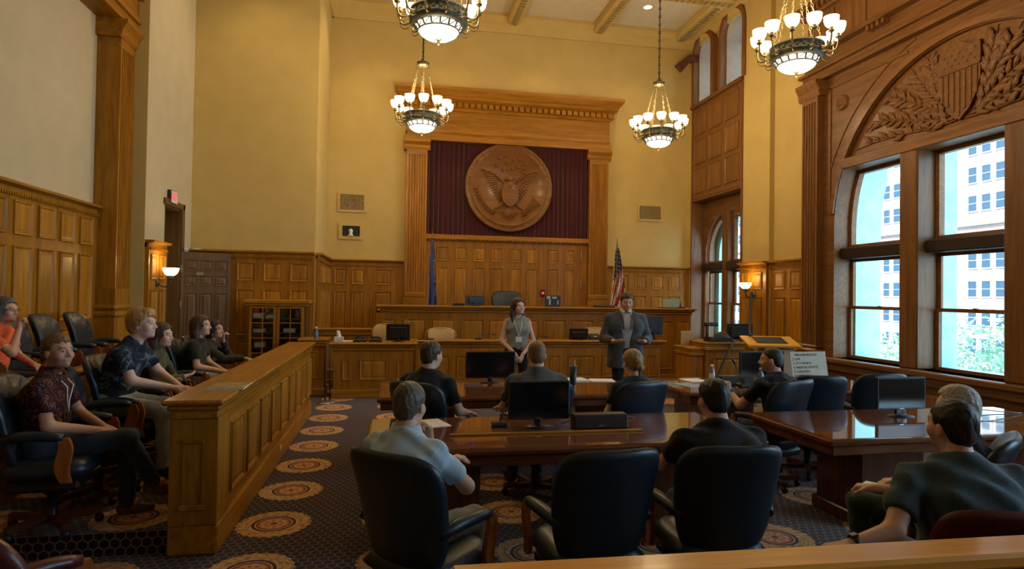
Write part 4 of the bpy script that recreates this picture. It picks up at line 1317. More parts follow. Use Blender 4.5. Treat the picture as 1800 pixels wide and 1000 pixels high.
def make_chair(name, leather, tuft):
    c = thing(name, '', 'chair')
    link('backrest', back_mesh(leather, tuft=tuft), c, (0, -.24, .725)).rotation_euler = (math.radians(7), 0, 0)
    link('seat', cushion(.52, .52, .14, leather), c, (0, .02, .43))
    MB().box(-.22, -.20, .30, .22, .22, .37, .02).build('seat_pan', M['black'], c)
    for s in (-1, 1):
        b = MB().tube(bez((s * .235, -.20, .64), (s * .27, -.12, .68), (s * .285, .02, .68), (s * .28, .15, .655), 8), [.025, .03, .033, .034, .034, .034, .033, .03, .022], 8)
        a = b.build('arm_pad', leather, c)
        pts = bez((s * .28, .15, .655), (s * .29, .20, .54), (s * .275, .10, .50), (s * .27, .17, .37), 10)
        v, f = [], []
        for i, p in enumerate(pts):
            hw = .030 + .012 * math.sin(i / 10 * PI)
            for (dx, dy) in ((-.014, -hw), (.014, -hw), (.014, hw), (-.014, hw)):
                v.append((p[0] + dx, p[1] + dy, p[2]))
        for i in range(10):
            for k in range(4):
                q = (k + 1) % 4
                f.append((4 * i + k, 4 * i + q, 4 * i + 4 + q, 4 * i + 4 + k))
        f += [(0, 1, 2, 3), (40, 41, 42, 43)]
        b = MB().add(v, f, False); b.build('arm_support', M['cherry'], c)
    MB().lathe([(.0, .30), (.05, .30), (.05, .24), (.032, .23), (.032, .10), (.05, .08), (.0, .07)], 14).build('column', M['black'], c)
    lm = MB().prism([(-.03, 0), (.03, 0), (.022, .28), (-.022, .28)], 0, .04, 'z').mesh('leg', M['mahog_z'])
    # legs are raised wedges; each ends in a caster
    cm = MB(); cm.M = Matrix.Rotation(PI / 2, 4, 'Y'); cm.lathe([(.0, -.022), (.022, -.022), (.028, -.012), (.028, .012), (.022, .022), (.0, .022)], 12)
    cme = cm.mesh('caster', M['black'])
    for k in range(5):
        a = 2 * PI * k / 5 + .3
        l = link('leg', lm, c, (0, 0, .058), a)
        link('caster', cme, l, (0, .265, -.030))
    return c
CH_A = make_chair('leather_chair', M['leather'], False)
CH_T = make_chair('leather_chair', M['leather'], True)
CH_B = make_chair('leather_chair', M['leather2'], False)
_used = set()
def chair(src, x, y, z, rz, label, group, sc=1.0):
    o = src if src.name not in _used else copy_tree(src)
    _used.add(src.name)
    o.location = (x, y, z); o.rotation_euler = (0, 0, rz); o.scale = (sc, sc, sc)
    tag(o, label, 'chair', group)
    return o
R_ = math.radians
GT, GJ, GK = 'dark leather chairs at the counsel tables', 'tufted leather chairs in the front jury row', 'tufted leather chairs in the back jury row'
chair(CH_A, .19, 3.18, 0, R_(-42), 'dark leather swivel chair under the person in the pale blue shirt', GT)
chair(CH_A, 1.02, 3.15, 0, R_(6), 'empty dark leather chair seen from behind, nearest table', GT)
chair(CH_A, 1.71, 3.15, 0, R_(-4), 'dark leather chair under the person in black at the near table', GT)
chair(CH_A, .36, 5.45, 0, R_(-38), 'dark leather chair under the person in a black tee at the far left table', GT)
chair(CH_A, 1.26, 5.40, 0, R_(0), 'dark leather chair under the person in a grey polo', GT)
chair(CH_A, 2.08, 5.37, 0, R_(14), 'dark leather chair under the person in a navy tee', GT)
chair(CH_A, 3.50, 5.34, 0, R_(18), 'dark leather chair under the person in black at the far right table', GT)
chair(CH_A, 4.12, 5.62, 0, R_(-14), 'empty dark leather chair, middle of the far right table', GT)
chair(CH_A, 4.86, 5.72, 0, R_(-6), 'empty dark leather chair behind the near right monitor', GT)
chair(CH_A, 3.14, 3.10, 0, R_(38), 'dark leather chair under the seated person behind the teal tee', GT)
chair(CH_B, 2.43, 2.30, 0, R_(-12), 'burgundy leather chair under the person in the teal tee', 'burgundy leather chairs', .93)
chair(CH_B, -1.12, 2.50, 0, R_(-45), 'burgundy leather chair cut off at the bottom left corner', 'burgundy leather chairs')
chair(CH_B, -2.60, 10.7, 0, R_(-100), 'burgundy leather chair far off before the bookcase', 'burgundy leather chairs')
JY = [4.66, 5.32, 5.96, 6.60, 7.22, 7.84, 8.46]
JR = [-84, -82, -92, -90, -86, -92, -92]
JL = ['dark leather jury chair under the person in the floral shirt', 'empty tufted jury chair between floral shirt and tie-dye tee', 'dark leather jury chair under the person in tie-dye', 'dark leather jury chair under the person in olive green',
      'empty tufted jury chair beyond the person in olive green', 'dark leather jury chair under the person in the dark green tee', 'dark leather jury chair at the far end of the front row']
for y, r, l in zip(JY, JR, JL):
    chair(CH_T, -2.20, y, PL1, R_(r), l, GJ)
KY = [5.45, 6.25, 6.95, 7.55, 8.25]
KL = ['dark leather chair at the left edge under the person in grey jeans', 'dark leather chair under the person in the orange shirt', 'empty back-row chair right beside the person in orange', 'empty back-row chair, second from the person in orange', 'empty back-row chair nearest the fluted pilaster']
for y, l in zip(KY, KL):
    chair(CH_T, -3.42, y, PL2, R_(-84), l, GK)
# judge's chair, tan clerk chairs
t = thing('high_back_chair', 'black high-back chair behind the tall bench', 'chair', (2.50, 13.45, .45))
link('backrest', back_mesh(M['leather'], W=.34, H=.40), t, (0, .25, .98), PI)
link('seat', cushion(.55, .5, .14, M['leather']), t, (0, 0, .45))
MB().lathe([(.0, .38), (.05, .38), (.035, .1), (.30, .04), (.32, 0), (.0, 0)], 14).build('base', M['black'], t)
struct(MB().box(-.2, 13.05, 0, 6.17, 14.12, .45).build('floor_bench_platform', M['carpet']), 'raised floor behind the bench')
def tan_chair(x, y, rz, zt, label):
    t = thing('tan_chair', label, 'chair', (x, y, 0), rz, 'tan upholstered clerk chairs')
    link('backrest', back_mesh(M['tan_fab'], W=.25, H=.25, T=.04), t, (0, -.2, zt - .25))
    b = MB().tube([(-.27, -.22, .45), (-.285, -.24, zt - .2)] + bez((-.285, -.24, zt - .12), (-.28, -.26, zt + .03), (.28, -.26, zt + .03), (.285, -.24, zt - .12), 8) + [(.285, -.24, zt - .2), (.27, -.22, .45)], .018, 6)
    b.build('frame', wood('pale_chair_wood', (.40, .24, .10), (.55, .34, .15), 'x'), t)
    link('seat', cushion(.5, .48, .1, M['tan_fab']), t, (0, 0, .45))
    for sx in (-1, 1):
        for sy in (-1, 1):
            MB().tube([(sx * .22, sy * .2, .42), (sx * .23, sy * .21, 0)], .02, 6).build('leg', M['cherry'], t)
tan_chair(-.20, 11.55, 2.7, 1.18, 'tan chair behind the big monitor on the reporter desk')
tan_chair(.92, 11.84, PI, 1.10, 'tan chair behind the clerk bench, left of the standing person in grey top')
tan_chair(4.02, 11.84, PI, 1.12, 'tan chair behind the clerk bench, beside the standing suit jacket')
# ------------------------------------------------------------------ monitors and desk things
def monitor(label, x, y, z, rz, w, h, stand=.10, back=False, tilt=0.0, name='monitor', group='flat monitors'):
    t = thing(name, label, 'monitor', (x, y, z), rz, group)
    R = Matrix.Translation((0, 0, stand)) @ Matrix.Rotation(tilt, 4, 'X')
    b = MB(); b.M = R
    b.box(-w / 2, -.012, 0, w / 2, .020, h, .006)
    b.box(-w / 2 + .05, .020, .04, w / 2 - .05, .045, h - .05, .012)
    b.build('case', M['black'], t)
    b = MB(); b.M = R; b.box(-w / 2 + .014, -.0135, .018, w / 2 - .014, -.012, h - .014); b.build('display', M['screen'], t)
    b = MB(); b.M = R; b.box(-.02, -.0145, .005, .02, -.0125, .010); b.build('badge', M['chrome'], t)
    b = MB().box(-.025, .02, .008, .025, .05, stand + h * .35, .005); b.build('neck', M['black'], t)
    b = MB(); b.M = Matrix.Diagonal((1, .72, 1, 1)); b.lathe([(.0, 0), (.115, 0), (.115, .006), (.05, .014), (.0, .014)], 24); b.build('stand_base', M['black'], t)
    return t
TZ = .763
monitor('black monitor on the far left table beside the standing person in grey top', 1.09, 6.92, TZ, 0, .56, .30, .05)
monitor('black monitor on the near left table, large and dark', 1.09, 4.56, TZ, 0, .47, .285, .06)
monitor('black monitor on the near right table before empty chairs', 4.28, 4.62, TZ, 0, .48, .275, .06)
monitor('dark monitor on the far right table behind the person raising a wrist', 4.40, 6.85, TZ, .08, .62, .30, .05)
m = monitor('dark monitor tilted back on the reporter desk', .10, 10.93, .915, PI - .1, .40, .29, .02, tilt=R_(-8))
M['bluestrip'] = mat('blue_plastic_strip', (.10, .22, .40), .35)
MB().box(-.09, .046, .20, .09, .05, .225).build('label_strip', M['bluestrip'], m)
monitor('dark tilted monitor on the clerk bench right of the grey sleeveless top', 3.48, 11.44, .915, PI - .1, .36, .22, .01, tilt=R_(-18))
monitor('black monitor on the clerk bench behind the standing suit jacket', 5.0, 11.44, .915, PI + .15, .42, .36, .10)
monitor('black monitor back on the tall bench left of its big chair', 1.64, 12.55, 1.515, PI + .2, .40, .20, .01)
monitor('black monitor on the cart beside the lectern', 5.66, 9.45, 1.04, PI - .2, .42, .27, .02)
# tablet; reflections painted on its screen as pale patches
t = thing('tablet_screen', 'small screen reflecting light on the tall bench', 'screen', (3.25, 12.5, 1.515), .1)
MB().box(-.17, -.01, .01, .17, .012, .235, .006).build('case', M['black'], t)
M['glare'] = mat('pale_screen_print', (.35, .42, .48), .15)
for (x0, z0, x1, z1) in ((-.14, .16, -.06, .22), (-.02, .17, .08, .21), (-.09, .04, -.05, .15), (.09, .05, .12, .14)):
    MB().box(x0, -.0115, z0, x1, -.0105, z1).build('screen_image', M['glare'], t)
MB().box(-.15, -.02, 0, .15, .05, .012, .003).build('foot', M['black'], t)
# laptop on the right end of the bench
t = thing('laptop', 'open laptop with pale blue lid on the right end of the tall bench', 'laptop', (5.87, 12.5, 1.515))
M['lid'] = mat('pale_blue_lid', (.32, .50, .58), .35, .2)
MB().box(-.19, .0, 0, .19, .25, .015, .004).build('keyboard_base', M['black'], t)
MB().box(-.19, -.012, .012, .19, 0, .19, .004).build('lid', M['lid'], t)
t = thing('desk_device', 'small black device with antenna at the bench end', 'device', (6.12, 12.5, 1.515))
MB().box(-.10, -.06, 0, .10, .06, .025, .006).tube([(-.04, 0, .02), (-.04, 0, .14)], [.02, .004], 8).build('body', M['black'], t)
MB().box(.05, -.065, .004, .09, -.06, .02).build('lamp', M['white'], t)
t = thing('name_plate', 'low dark name plate on the bench left of the monitor', 'sign', (1.29, 12.45, 1.515)); MB().box(-.115, -.03, 0, .115, .03, .055, .006).build('plate', M['black'], t)
t = thing('closed_laptop', 'closed black laptop on the bench behind the standing suit jacket', 'laptop', (4.38, 12.5, 1.515)); MB().box(-.22, -.12, 0, .22, .12, .035, .008).build('shell', M['black'], t); MB().box(.18, -.125, .008, .21, -.12, .026).build('badge', M['white'], t)
# reporter desk things
t = thing('tissue_box', 'pale tissue box with a white tissue on the reporter desk', 'tissue box', (-.88, 10.85, .915))
MB().box(-.075, -.06, 0, .075, .06, .085, .004).build('carton', noisy(mat('pale_carton', (.55, .60, .55), .7), 25, .15), t)
def tis(u, v):
    a = u * 2 * PI
    r = .03 + .035 * v + .012 * math.sin(3 * a + 2 * v)
    return (r * math.cos(a) * (1 - .6 * v) - .02 * v, .6 * r * math.sin(a) * (1 - .5 * v), .08 + .11 * v + .01 * math.sin(2 * a))
MB().grid(tis, 16, 5).build('tissue', M['paper'], t)
for k, (x, l) in enumerate(((-.53, 'left of two black desk phones on the reporter desk'), (-.28, 'right of two black desk phones on the reporter desk'))):
    t = thing('desk_phone', l, 'phone', (x, 10.86, .915))
    MB().prism([(-.09, 0), (.09, 0), (.09, .07), (-.09, .03)], -.11, .11, 'x').build('body', M['black'], t)
    MB().tube([(-.08, -.02, .075), (-.03, -.02, .085), (.03, -.02, .085), (.08, -.02, .075)], [.02, .013, .013, .02], 8).build('handset', M['black'], t)
o = MB().box(-.11, -.09, 0, .11, .09, .012).build('paper_pad', M['paper'], None, (-.70, 10.95, .915)); tag(o, 'white paper pad beside the tissue box', 'paper')
t = thing('flat_binder', 'flat dark binder on the left end of the clerk bench', 'binder', (.60, 11.44, .915), .05); MB().box(-.14, -.10, 0, .14, .10, .02, .004).build('cover', M['black'], t)
t = thing('desk_phone', 'small black telephone on the clerk bench near the standing suit jacket', 'phone', (3.80, 11.44, .915)); MB().prism([(-.08, 0), (.08, 0), (.08, .11), (-.08, .05)], -.10, .10, 'x').build('body', M['black'], t); MB().box(-.03, -.082, .06, .03, -.06, .075).build('badge', M['white'], t)
t = thing('spray_bottle', 'grey spray bottle on the short oak partition', 'bottle', (-1.27, 11.05, .96))
MB().lathe([(.0, 0), (.032, 0), (.034, .01), (.034, .11), (.015, .14), (.013, .17), (.0, .17)], 14).build('body', M['bluestrip'], t)
MB().box(-.015, -.05, .165, .015, .02, .20, .005).build('trigger_head', M['white'], t)
# microphones
def gooseneck(x, y, z, pts, label, base=True, tip=None):
    t = thing('gooseneck_microphone', label, 'microphone', (x, y, z))
    if base: MB().box(-.06, -.045, 0, .06, .045, .035, .012).build('base', M['black'], t)
    MB().tube(pts, .005, 6).build('neck', M['black'], t)
    p, q = Vector(pts[-2]), Vector(pts[-1])
    d = (q - p).normalized()
    MB().tube([q, q + d * .02, q + d * .06, q + d * .075], [.007, .014, .014, .006], 8).build('windscreen', tip or M['black'], t)
M['bluefoam'] = mat('blue_foam', (.015, .03, .12), .9)
gooseneck(.42, 4.37, .80, [(0, 0, 0), (.05, .05, .035), (.12, .12, .06)], 'slim microphone with blue tip on the cable cover', False, M['bluefoam'])
gooseneck(.80, 4.62, TZ, [(0, 0, .03), (.02, 0, .08), (.05, .01, .14)], 'black microphone base left of the near left monitor')
gooseneck(1.56, 11.44, .915, bez((0, 0, .03), (.05, 0, .10), (.14, 0, .12), (.26, -.02, .10), 6), 'long thin microphone on the clerk bench left of the grey sleeveless top')
gooseneck(3.86, 6.35, TZ, [(0, 0, .03), (-.04, -.02, .10), (-.14, -.05, .26)], 'thin upright microphone on the far right table')
gooseneck(2.62, 11.44, .915, bez((0, 0, .03), (.05, 0, .07), (.12, 0, .08), (.2, -.02, .06), 6), 'thin microphone on the clerk bench right of the grey sleeveless top')
# speakers
for (x, y, l) in ((1.545, 4.50, 'long black speaker bar on the near left table'), (3.86, 6.52, 'long black speaker bar on the far right table')):
    t = thing('speaker_bar', l, 'speaker', (x, y, TZ), 0, 'speaker bars')
    MB().box(-.21, -.05, 0, .21, .06, .105, .008).build('cabinet', M['black'], t)
    MB().box(-.20, -.054, .008, .20, -.05, .097).build('grille', M['iron'], t)
    MB().box(-.02, -.056, .02, .02, -.054, .028).build('badge', M['chrome'], t)
# papers, tumbler, bottles
def sheet(x, y, z, rz, w, d, label, m='paper', h=.004):
    o = MB().box(-w / 2, -d / 2, 0, w / 2, d / 2, h).build('paper_sheet', M[m], None, (x, y, z)); o.rotation_euler = (0, 0, rz)
    return tag(o, label, 'paper')
sheet(2.12, 7.05, TZ, .1, .26, .26, 'open white notepad left of the tumbler reflection', h=.012)
sheet(2.42, 6.98, TZ, -.15, .28, .24, 'white paper sheets right of the notepad', h=.006)
sheet(.30, 4.78, TZ, .3, .22, .28, 'white printed sheet in front of the person in pale blue')
sheet(3.55, 6.9, TZ, .1, .25, .3, 'white paper on the far right table near the bench')
sheet(3.3, 6.55, TZ, .3, .22, .28, 'pale blue sheet at the corner of the far right table', 'lid')
sheet(4.62, 6.35, TZ, -.2, .22, .28, 'pale sheet by the chairs of the far right table')
M['bluefolder'] = mat('blue_grey_folder', (.06, .08, .13), .4)
sheet(.22, 7.1, TZ, 0, .32, .22, 'dark blue folder on the left end of the far left table', 'bluefolder', .01)
t = thing('tumbler', 'tall dark insulated tumbler on the far left table', 'tumbler', (2.0, 6.75, TZ))
MB().lathe([(.0, 0), (.034, 0), (.036, .01), (.045, .20), (.0, .20)], 20).build('body', mat('dark_teal_steel', (.02, .035, .045), .3, .4), t)
MB().lathe([(.046, .197), (.048, .205), (.046, .215), (.02, .222), (.0, .222)], 20).build('lid', M['pane'], t)
MB().tube([(.015, 0, .20), (.02, 0, .26)], .004, 6).build('straw', M['chrome'], t)
def bottle(x, y, z, label, lab_m):
    t = thing('water_bottle', label, 'bottle', (x, y, z), 0, 'clear water bottles')
    MB().lathe([(.0, 0), (.032, 0), (.033, .01), (.033, .15), (.014, .19), (.013, .205), (.0, .205)], 14).build('body', M['pane'], t)
    MB().lathe([(.0335, .06), (.0335, .12)], 14).build('label_band', lab_m, t)
    MB().lathe([(.015, .2), (.015, .22), (.0, .22)], 10).build('cap', M['white'], t)
M['bluelabel'] = noisy(mat('blue_label', (.08, .2, .5), .4), 30, .6)
bottle(1.63, 6.7, TZ, 'clear water bottle between the grey sleeveless top and grey polo', M['bluelabel'])
bottle(4.02, 6.28, TZ, 'clear water bottle by the raised hand at the far right table', M['bluelabel'])
bottle(3.62, 6.62, TZ, 'clear water bottle left of the far right speaker bar', M['white'])
# board with writing
t = thing('lettered_board', 'cream board with handwritten list standing on the far right table', 'board', (5.14, 6.95, TZ), .10)
b = MB(); b.M = Matrix.Rotation(R_(-10), 4, 'X'); b.box(-.27, 0, .0, .27, .012, .335)
b.build('card', noisy(mat('cream_card', (.56, .52, .42), .8), 10, .05), t)
M['ink'] = mat('dark_ink', (.05, .05, .05), .7)
for k, s in enumerate(['   NEIGHBORHOOD', '2. JOB', '3. ATTORNEYS', '4. MARITAL STATUS', '5. CHILDREN', 'HOBBIES, ETC']):
    me = text_mesh(s, .042, .0008, 'LEFT'); me.materials.append(M['ink'])
    o = link('lettering', me, t); o.matrix_local = Matrix.Rotation(R_(-10), 4, 'X') @ Matrix.Translation((-.24, -.0015, .295 - k * .052)) @ Matrix.Rotation(PI / 2, 4, 'X')
# evidence cart, document camera, lectern
t = counter('evidence_desk', 'oak side desk carrying the document camera', 'desk', 4.92, 5.75, 9.2, 9.8, 1.04, [(5.05, 5.6)], (.25, .8), capd=.03)
t = counter('low_side_desk', 'lower oak ledge with papers beside the document camera desk', 'desk', 4.70, 4.90, 9.25, 9.8, .95, [], (.2, .6), capd=.03)
t = thing('pale_screen_board', 'pale upright panel standing left of the document camera', 'panel', (4.86, 9.7, .95)); MB().box(-.12, 0, 0, .10, .02, .24, .003).build('card', M['tan_fab'], t)
t = thing('document_camera', 'black document camera with upright arm by the far window', 'camera', (5.22, 9.36, 1.04))
MB().box(-.20, -.10, 0, .22, .12, .07, .01).build('body', M['black'], t)
MB().tube([(-.20, 0, .05), (-.21, 0, .26)], .018, 8).build('arm', M['black'], t)
MB().box(-.24, -.05, .25, -.02, .04, .31, .015).build('head', M['black'], t)
MB().at((.08, .02, .07)).lathe([(.13, 0), (.12, .03), (.08, .07), (.03, .09), (.0, .092)], 16).build('cover', M['iron'], t)
M['leccream'] = noisy(mat('cream_laminate', (.48, .42, .32), .6), 6, .06)
t = thing('lectern', 'cream lectern with golden slanted top near the window wall', 'lectern', (5.62, 8.55, 0), R_(-16))
MB().prism([(-.22, 0), (.22, 0), (.22, 1.10), (-.22, 1.0)], -.12, .30, 'x').build('body', M['leccream'], t)
MB().box(-.30, -.22, .62, -.13, .22, .66).box(-.30, -.22, .92, -.13, .22, .95).box(-.31, -.22, .6, -.29, .22, 1.0).build('side_shelf', M['wood_x'], t)
b = MB(); b.M = Matrix.Translation((0, 0, 1.08)) @ Matrix.Rotation(R_(12), 4, 'X'); b.box(-.38, -.27, 0, .38, .27, .035, .006); b.build('slanted_top', bpy.data.materials['golden_rail'], t)
b = MB(); b.M = Matrix.Translation((0, 0, 1.118)) @ Matrix.Rotation(R_(12), 4, 'X'); b.box(-.22, -.16, 0, .22, .18, .006); b.build('reading_pad', M['iron'], t)
MB().box(-.10, -.235, .80, .0, -.22, .94, .004).box(.26, -.12, .90, .34, .02, 1.05, .02).build('control_box', M['black'], t)
def cable(pts, label, r=.006):
    o = MB().tube(pts, r, 6).build('cable', M['black']); return tag(o, label, 'cable')
cable(bez((5.40, 9.18, 1.05), (5.2, 9.1, .9), (5.1, 9.05, .5), (4.6, 8.9, .02), 14), 'black cable hanging from the document camera desk', .016)
cable(bez((6.05, 9.75, 1.85), (6.0, 9.7, 1.5), (5.85, 9.5, 1.3), (5.45, 8.8, 1.17), 12), 'thick black cord draped from the lamp panelling to the lectern', .022)
cable(bez((4.75, 4.55, TZ + .008), (5.0, 4.6, TZ + .10), (5.2, 4.5, TZ + .02), (5.5, 4.6, TZ + .008), 14), 'thin looping wire at the right end of the near right table', .004)
cable(bez((4.8, 4.45, TZ + .008), (5.1, 4.5, TZ + .05), (5.3, 4.35, TZ + .03), (5.55, 4.4, TZ + .008), 14), 'second thin wire lying in front of the looping one', .004)
cable(bez((1.28, 4.62, TZ + .006), (1.5, 4.68, TZ + .08), (1.6, 4.75, TZ + .06), (1.95, 4.8, TZ + .006), 12), 'grey wire curling behind the near left speaker bar', .004)
# chrome stand bases by the far end of the jury rail
for k, (x, y) in enumerate(((-1.02, 10.2), (-.90, 9.95))):
    t = thing('pole_stand', ['pole stand with round steel foot, further from the reporter desk corner', 'pole stand with round steel foot at the reporter desk corner'][k], 'stand', (x - .06 * k, y + .35 * k, 0))
    MB().lathe([(.0, .035), (.03, .03), (.10, .015), (.12, 0), (.0, 0)], 20).build('foot', M['chrome'], t)
    MB().tube([(0, 0, .02), (0, 0, .92)], .012, 8).build('pole', M['iron'], t)
# ------------------------------------------------------------------ flags
def flag_pole(t, z1):
    MB().tube([(0, 0, .03), (0, 0, z1)], .013, 8).build('pole', M['brass'], t)
    MB().at((0, 0, z1)).lathe([(.0, 0), (.018, .0), (.022, .02), (.010, .035), (.012, .06), (.004, .17), (.0, .19)], 10).build('finial', M['brass'], t)
    MB().lathe([(.0, .05), (.03, .045), (.12, .02), (.14, 0), (.0, 0)], 20).build('foot', M['brass'], t)
def drape(t, W0, W1, ztop, zbot, mats, pick, folds=5, side=1, amp=.05):
    """cloth gathered at the pole, widening downwards; one mesh with per-face materials"""
    nu, nv = 36, 48
    b = MB()
    v, f, mi = [], [], []
    for j in range(nv + 1):
        q = j / nv
        w = W0 + (W1 - W0) * q ** .8
        for i in range(nu + 1):
            p = i / nu
            x = (p - .42) * w * side
            y = -amp * (.4 + q) * math.sin(p * folds * PI + q * 1.2) - .02
            z = ztop + (zbot - ztop) * q - .10 * q * (p - .5) * side - .03 * (1 - q) * abs(p - .42)
            v.append((x, y, z))
    for j in range(nv):
        for i in range(nu):
            f.append((j * (nu + 1) + i, j * (nu + 1) + i + 1, (j + 1) * (nu + 1) + i + 1, (j + 1) * (nu + 1) + i))
            mi.append(pick((i + .5) / nu, (j + .5) / nv, i, j))
    b.add(v, f, True); b.m = mi
    return b.build('cloth', mats, t)
M['flagblue'] = noisy(mat('royal_blue_cloth', (.018, .045, .30), .8, sheen=.2), 30, .15)
M['navy'] = noisy(mat('navy_cloth', (.010, .016, .07), .8), 30, .15)
M['flagred'] = noisy(mat('red_cloth', (.30, .012, .025), .8), 30, .15)
M['flagwhite'] = noisy(mat('white_cloth', (.62, .60, .56), .8), 30, .06)
M['gold'] = noisy(mat('gold_fringe', (.55, .36, .05), .7), 60, .3)
t = thing('state_flag', 'furled royal blue flag on a pole left of the panelling', 'flag', (.80, 13.3, .45))
flag_pole(t, 2.46)
drape(t, .05, .22, 2.43, .95, [M['flagblue'], M['gold'], M['flagwhite']], lambda p, q, i, j: 1 if (i <= 1 and q > .55) or (13 <= i <= 15 and (33 <= j <= 35 or 37 <= j <= 39)) else (2 if 13 <= i <= 14 and 39 < j < 44 else 0), 4)
for k, ch in enumerate('WISCONSIN'):
    me = text_mesh(ch, .05, .001); me.materials.append(M['flagwhite'])
    o = link('lettering', me, t, (.045 + .002 * k, -.075, 2.0 - k * .055)); o.rotation_euler = (PI / 2, 0, 0)
for k, ch in enumerate('1848'):
    me = text_mesh(ch, .05, .001); me.materials.append(M['flagwhite'])
    o = link('lettering', me, t, (.07, -.09, 1.45 - k * .055)); o.rotation_euler = (PI / 2, 0, 0)
t = thing('striped_flag', 'national flag with stars and red stripes beside the right pilaster', 'flag', (4.93, 13.3, .45))
flag_pole(t, 2.44)
def usf(p, q, i, j):
    if i <= 1 and q > .2: return 3
    if q > .97: return 3
    if q + .25 * (p - .5) < .42:
        return 1 if (j % 3 == 1 and (i + (j // 3) % 2 * 2) % 4 == 1) else 0
    k = int((p * 1.0 + (q - .42) * .9) * 8)
    return 2 if k % 2 == 0 else 1
drape(t, .06, .44, 2.40, .93, [M['navy'], M['flagwhite'], M['flagred'], M['gold']], usf, 4, 1)
# ------------------------------------------------------------------ people: smooth-union distance fields turned into meshes
def V3(*a): return np.array(a, float)
class Field:
    def __init__(self):
        self.p = []
    def cone(self, a, b, r1, r2=None, k=.03, flat=False, op='u'):
        self.p.append(('c', V3(*a), V3(*b), r1, r1 if r2 is None else r2, k, flat, op)); return self
    def ball(self, c, r, R=None, k=.02, op='u'):
        r = V3(*r) if hasattr(r, '__len__') else V3(r, r, r)
        self.p.append(('e', V3(*c), r, np.eye(3) if R is None else R, k, op)); return self
    def bounds(self):
        lo, hi = V3(9, 9, 9), V3(-9, -9, -9)
        for q in self.p:
            if q[0] == 'c':
                if q[7] == 's': continue
                r = max(q[3], q[4]); lo = np.minimum(lo, np.minimum(q[1], q[2]) - r); hi = np.maximum(hi, np.maximum(q[1], q[2]) + r)
            elif q[5] == 'u':
                r = q[2].max(); lo = np.minimum(lo, q[1] - r); hi = np.maximum(hi, q[1] + r)
        return lo, hi
    def eval(self, ax, step):
        xs, ys, zs = ax
        D = np.full((len(xs), len(ys), len(zs)), 1.0, np.float32)
        for q in self.p:
            k = q[5] if q[0] == 'c' else q[4]
            op = q[7] if q[0] == 'c' else q[5]
            m = k + 3.5 * step
            if q[0] == 'c':
                r = max(q[3], q[4]) + m
                lo, hi = np.minimum(q[1], q[2]) - r, np.maximum(q[1], q[2]) + r
            else:
                r = q[2].max() + m
                lo, hi = q[1] - r, q[1] + r
            s = []
            for a, l, h in zip(ax, lo, hi):
                i0, i1 = np.searchsorted(a, l), np.searchsorted(a, h)
                s.append(slice(i0, i1))
            if any(t.stop <= t.start for t in s): continue
            X = xs[s[0]][:, None, None]; Y = ys[s[1]][None, :, None]; Z = zs[s[2]][None, None, :]
            if q[0] == 'c':
                a, b = q[1], q[2]; ba = b - a; L2_ = max(ba @ ba, 1e-9)
                px, py, pz = X - a[0], Y - a[1], Z - a[2]
                t = (px * ba[0] + py * ba[1] + pz * ba[2]) / L2_
                tc = np.clip(t, 0, 1)
                d = np.sqrt((px - tc * ba[0]) ** 2 + (py - tc * ba[1]) ** 2 + (pz - tc * ba[2]) ** 2) - (q[3] + (q[4] - q[3]) * tc)
                if q[6]:
                    d = np.maximum(d, (t - 1) * math.sqrt(L2_))
            else:
                c, r, R = q[1], q[2], q[3]
                px, py, pz = X - c[0], Y - c[1], Z - c[2]
                l = [px * R[0, j] + py * R[1, j] + pz * R[2, j] for j in range(3)]
                k0 = np.sqrt(sum((l[j] / r[j]) ** 2 for j in range(3)))
                k1 = np.sqrt(sum((l[j] / r[j] ** 2) ** 2 for j in range(3))) + 1e-9
                d = k0 * (k0 - 1) / k1
            S_ = D[s[0], s[1], s[2]]
            d = d.astype(np.float32)
            if op == 'u':
                h = np.maximum(k - np.abs(S_ - d), 0) / k
                D[s[0], s[1], s[2]] = np.minimum(S_, d) - h * h * k * .25
            else:
                d = -d
                h = np.maximum(k - np.abs(S_ - d), 0) / k
                D[s[0], s[1], s[2]] = np.maximum(S_, d) + h * h * k * .25
        return D
def axis(lo, hi, fines, coarse, fine):
    out, x = [lo], lo
    while x < hi:
        st = fine if any(a <= x <= b for a, b in fines) else coarse
        for a, b in fines:
            if x < a < x + st: st = max(a - x, fine * .5)
        x += st; out.append(x)
    return np.array(out)
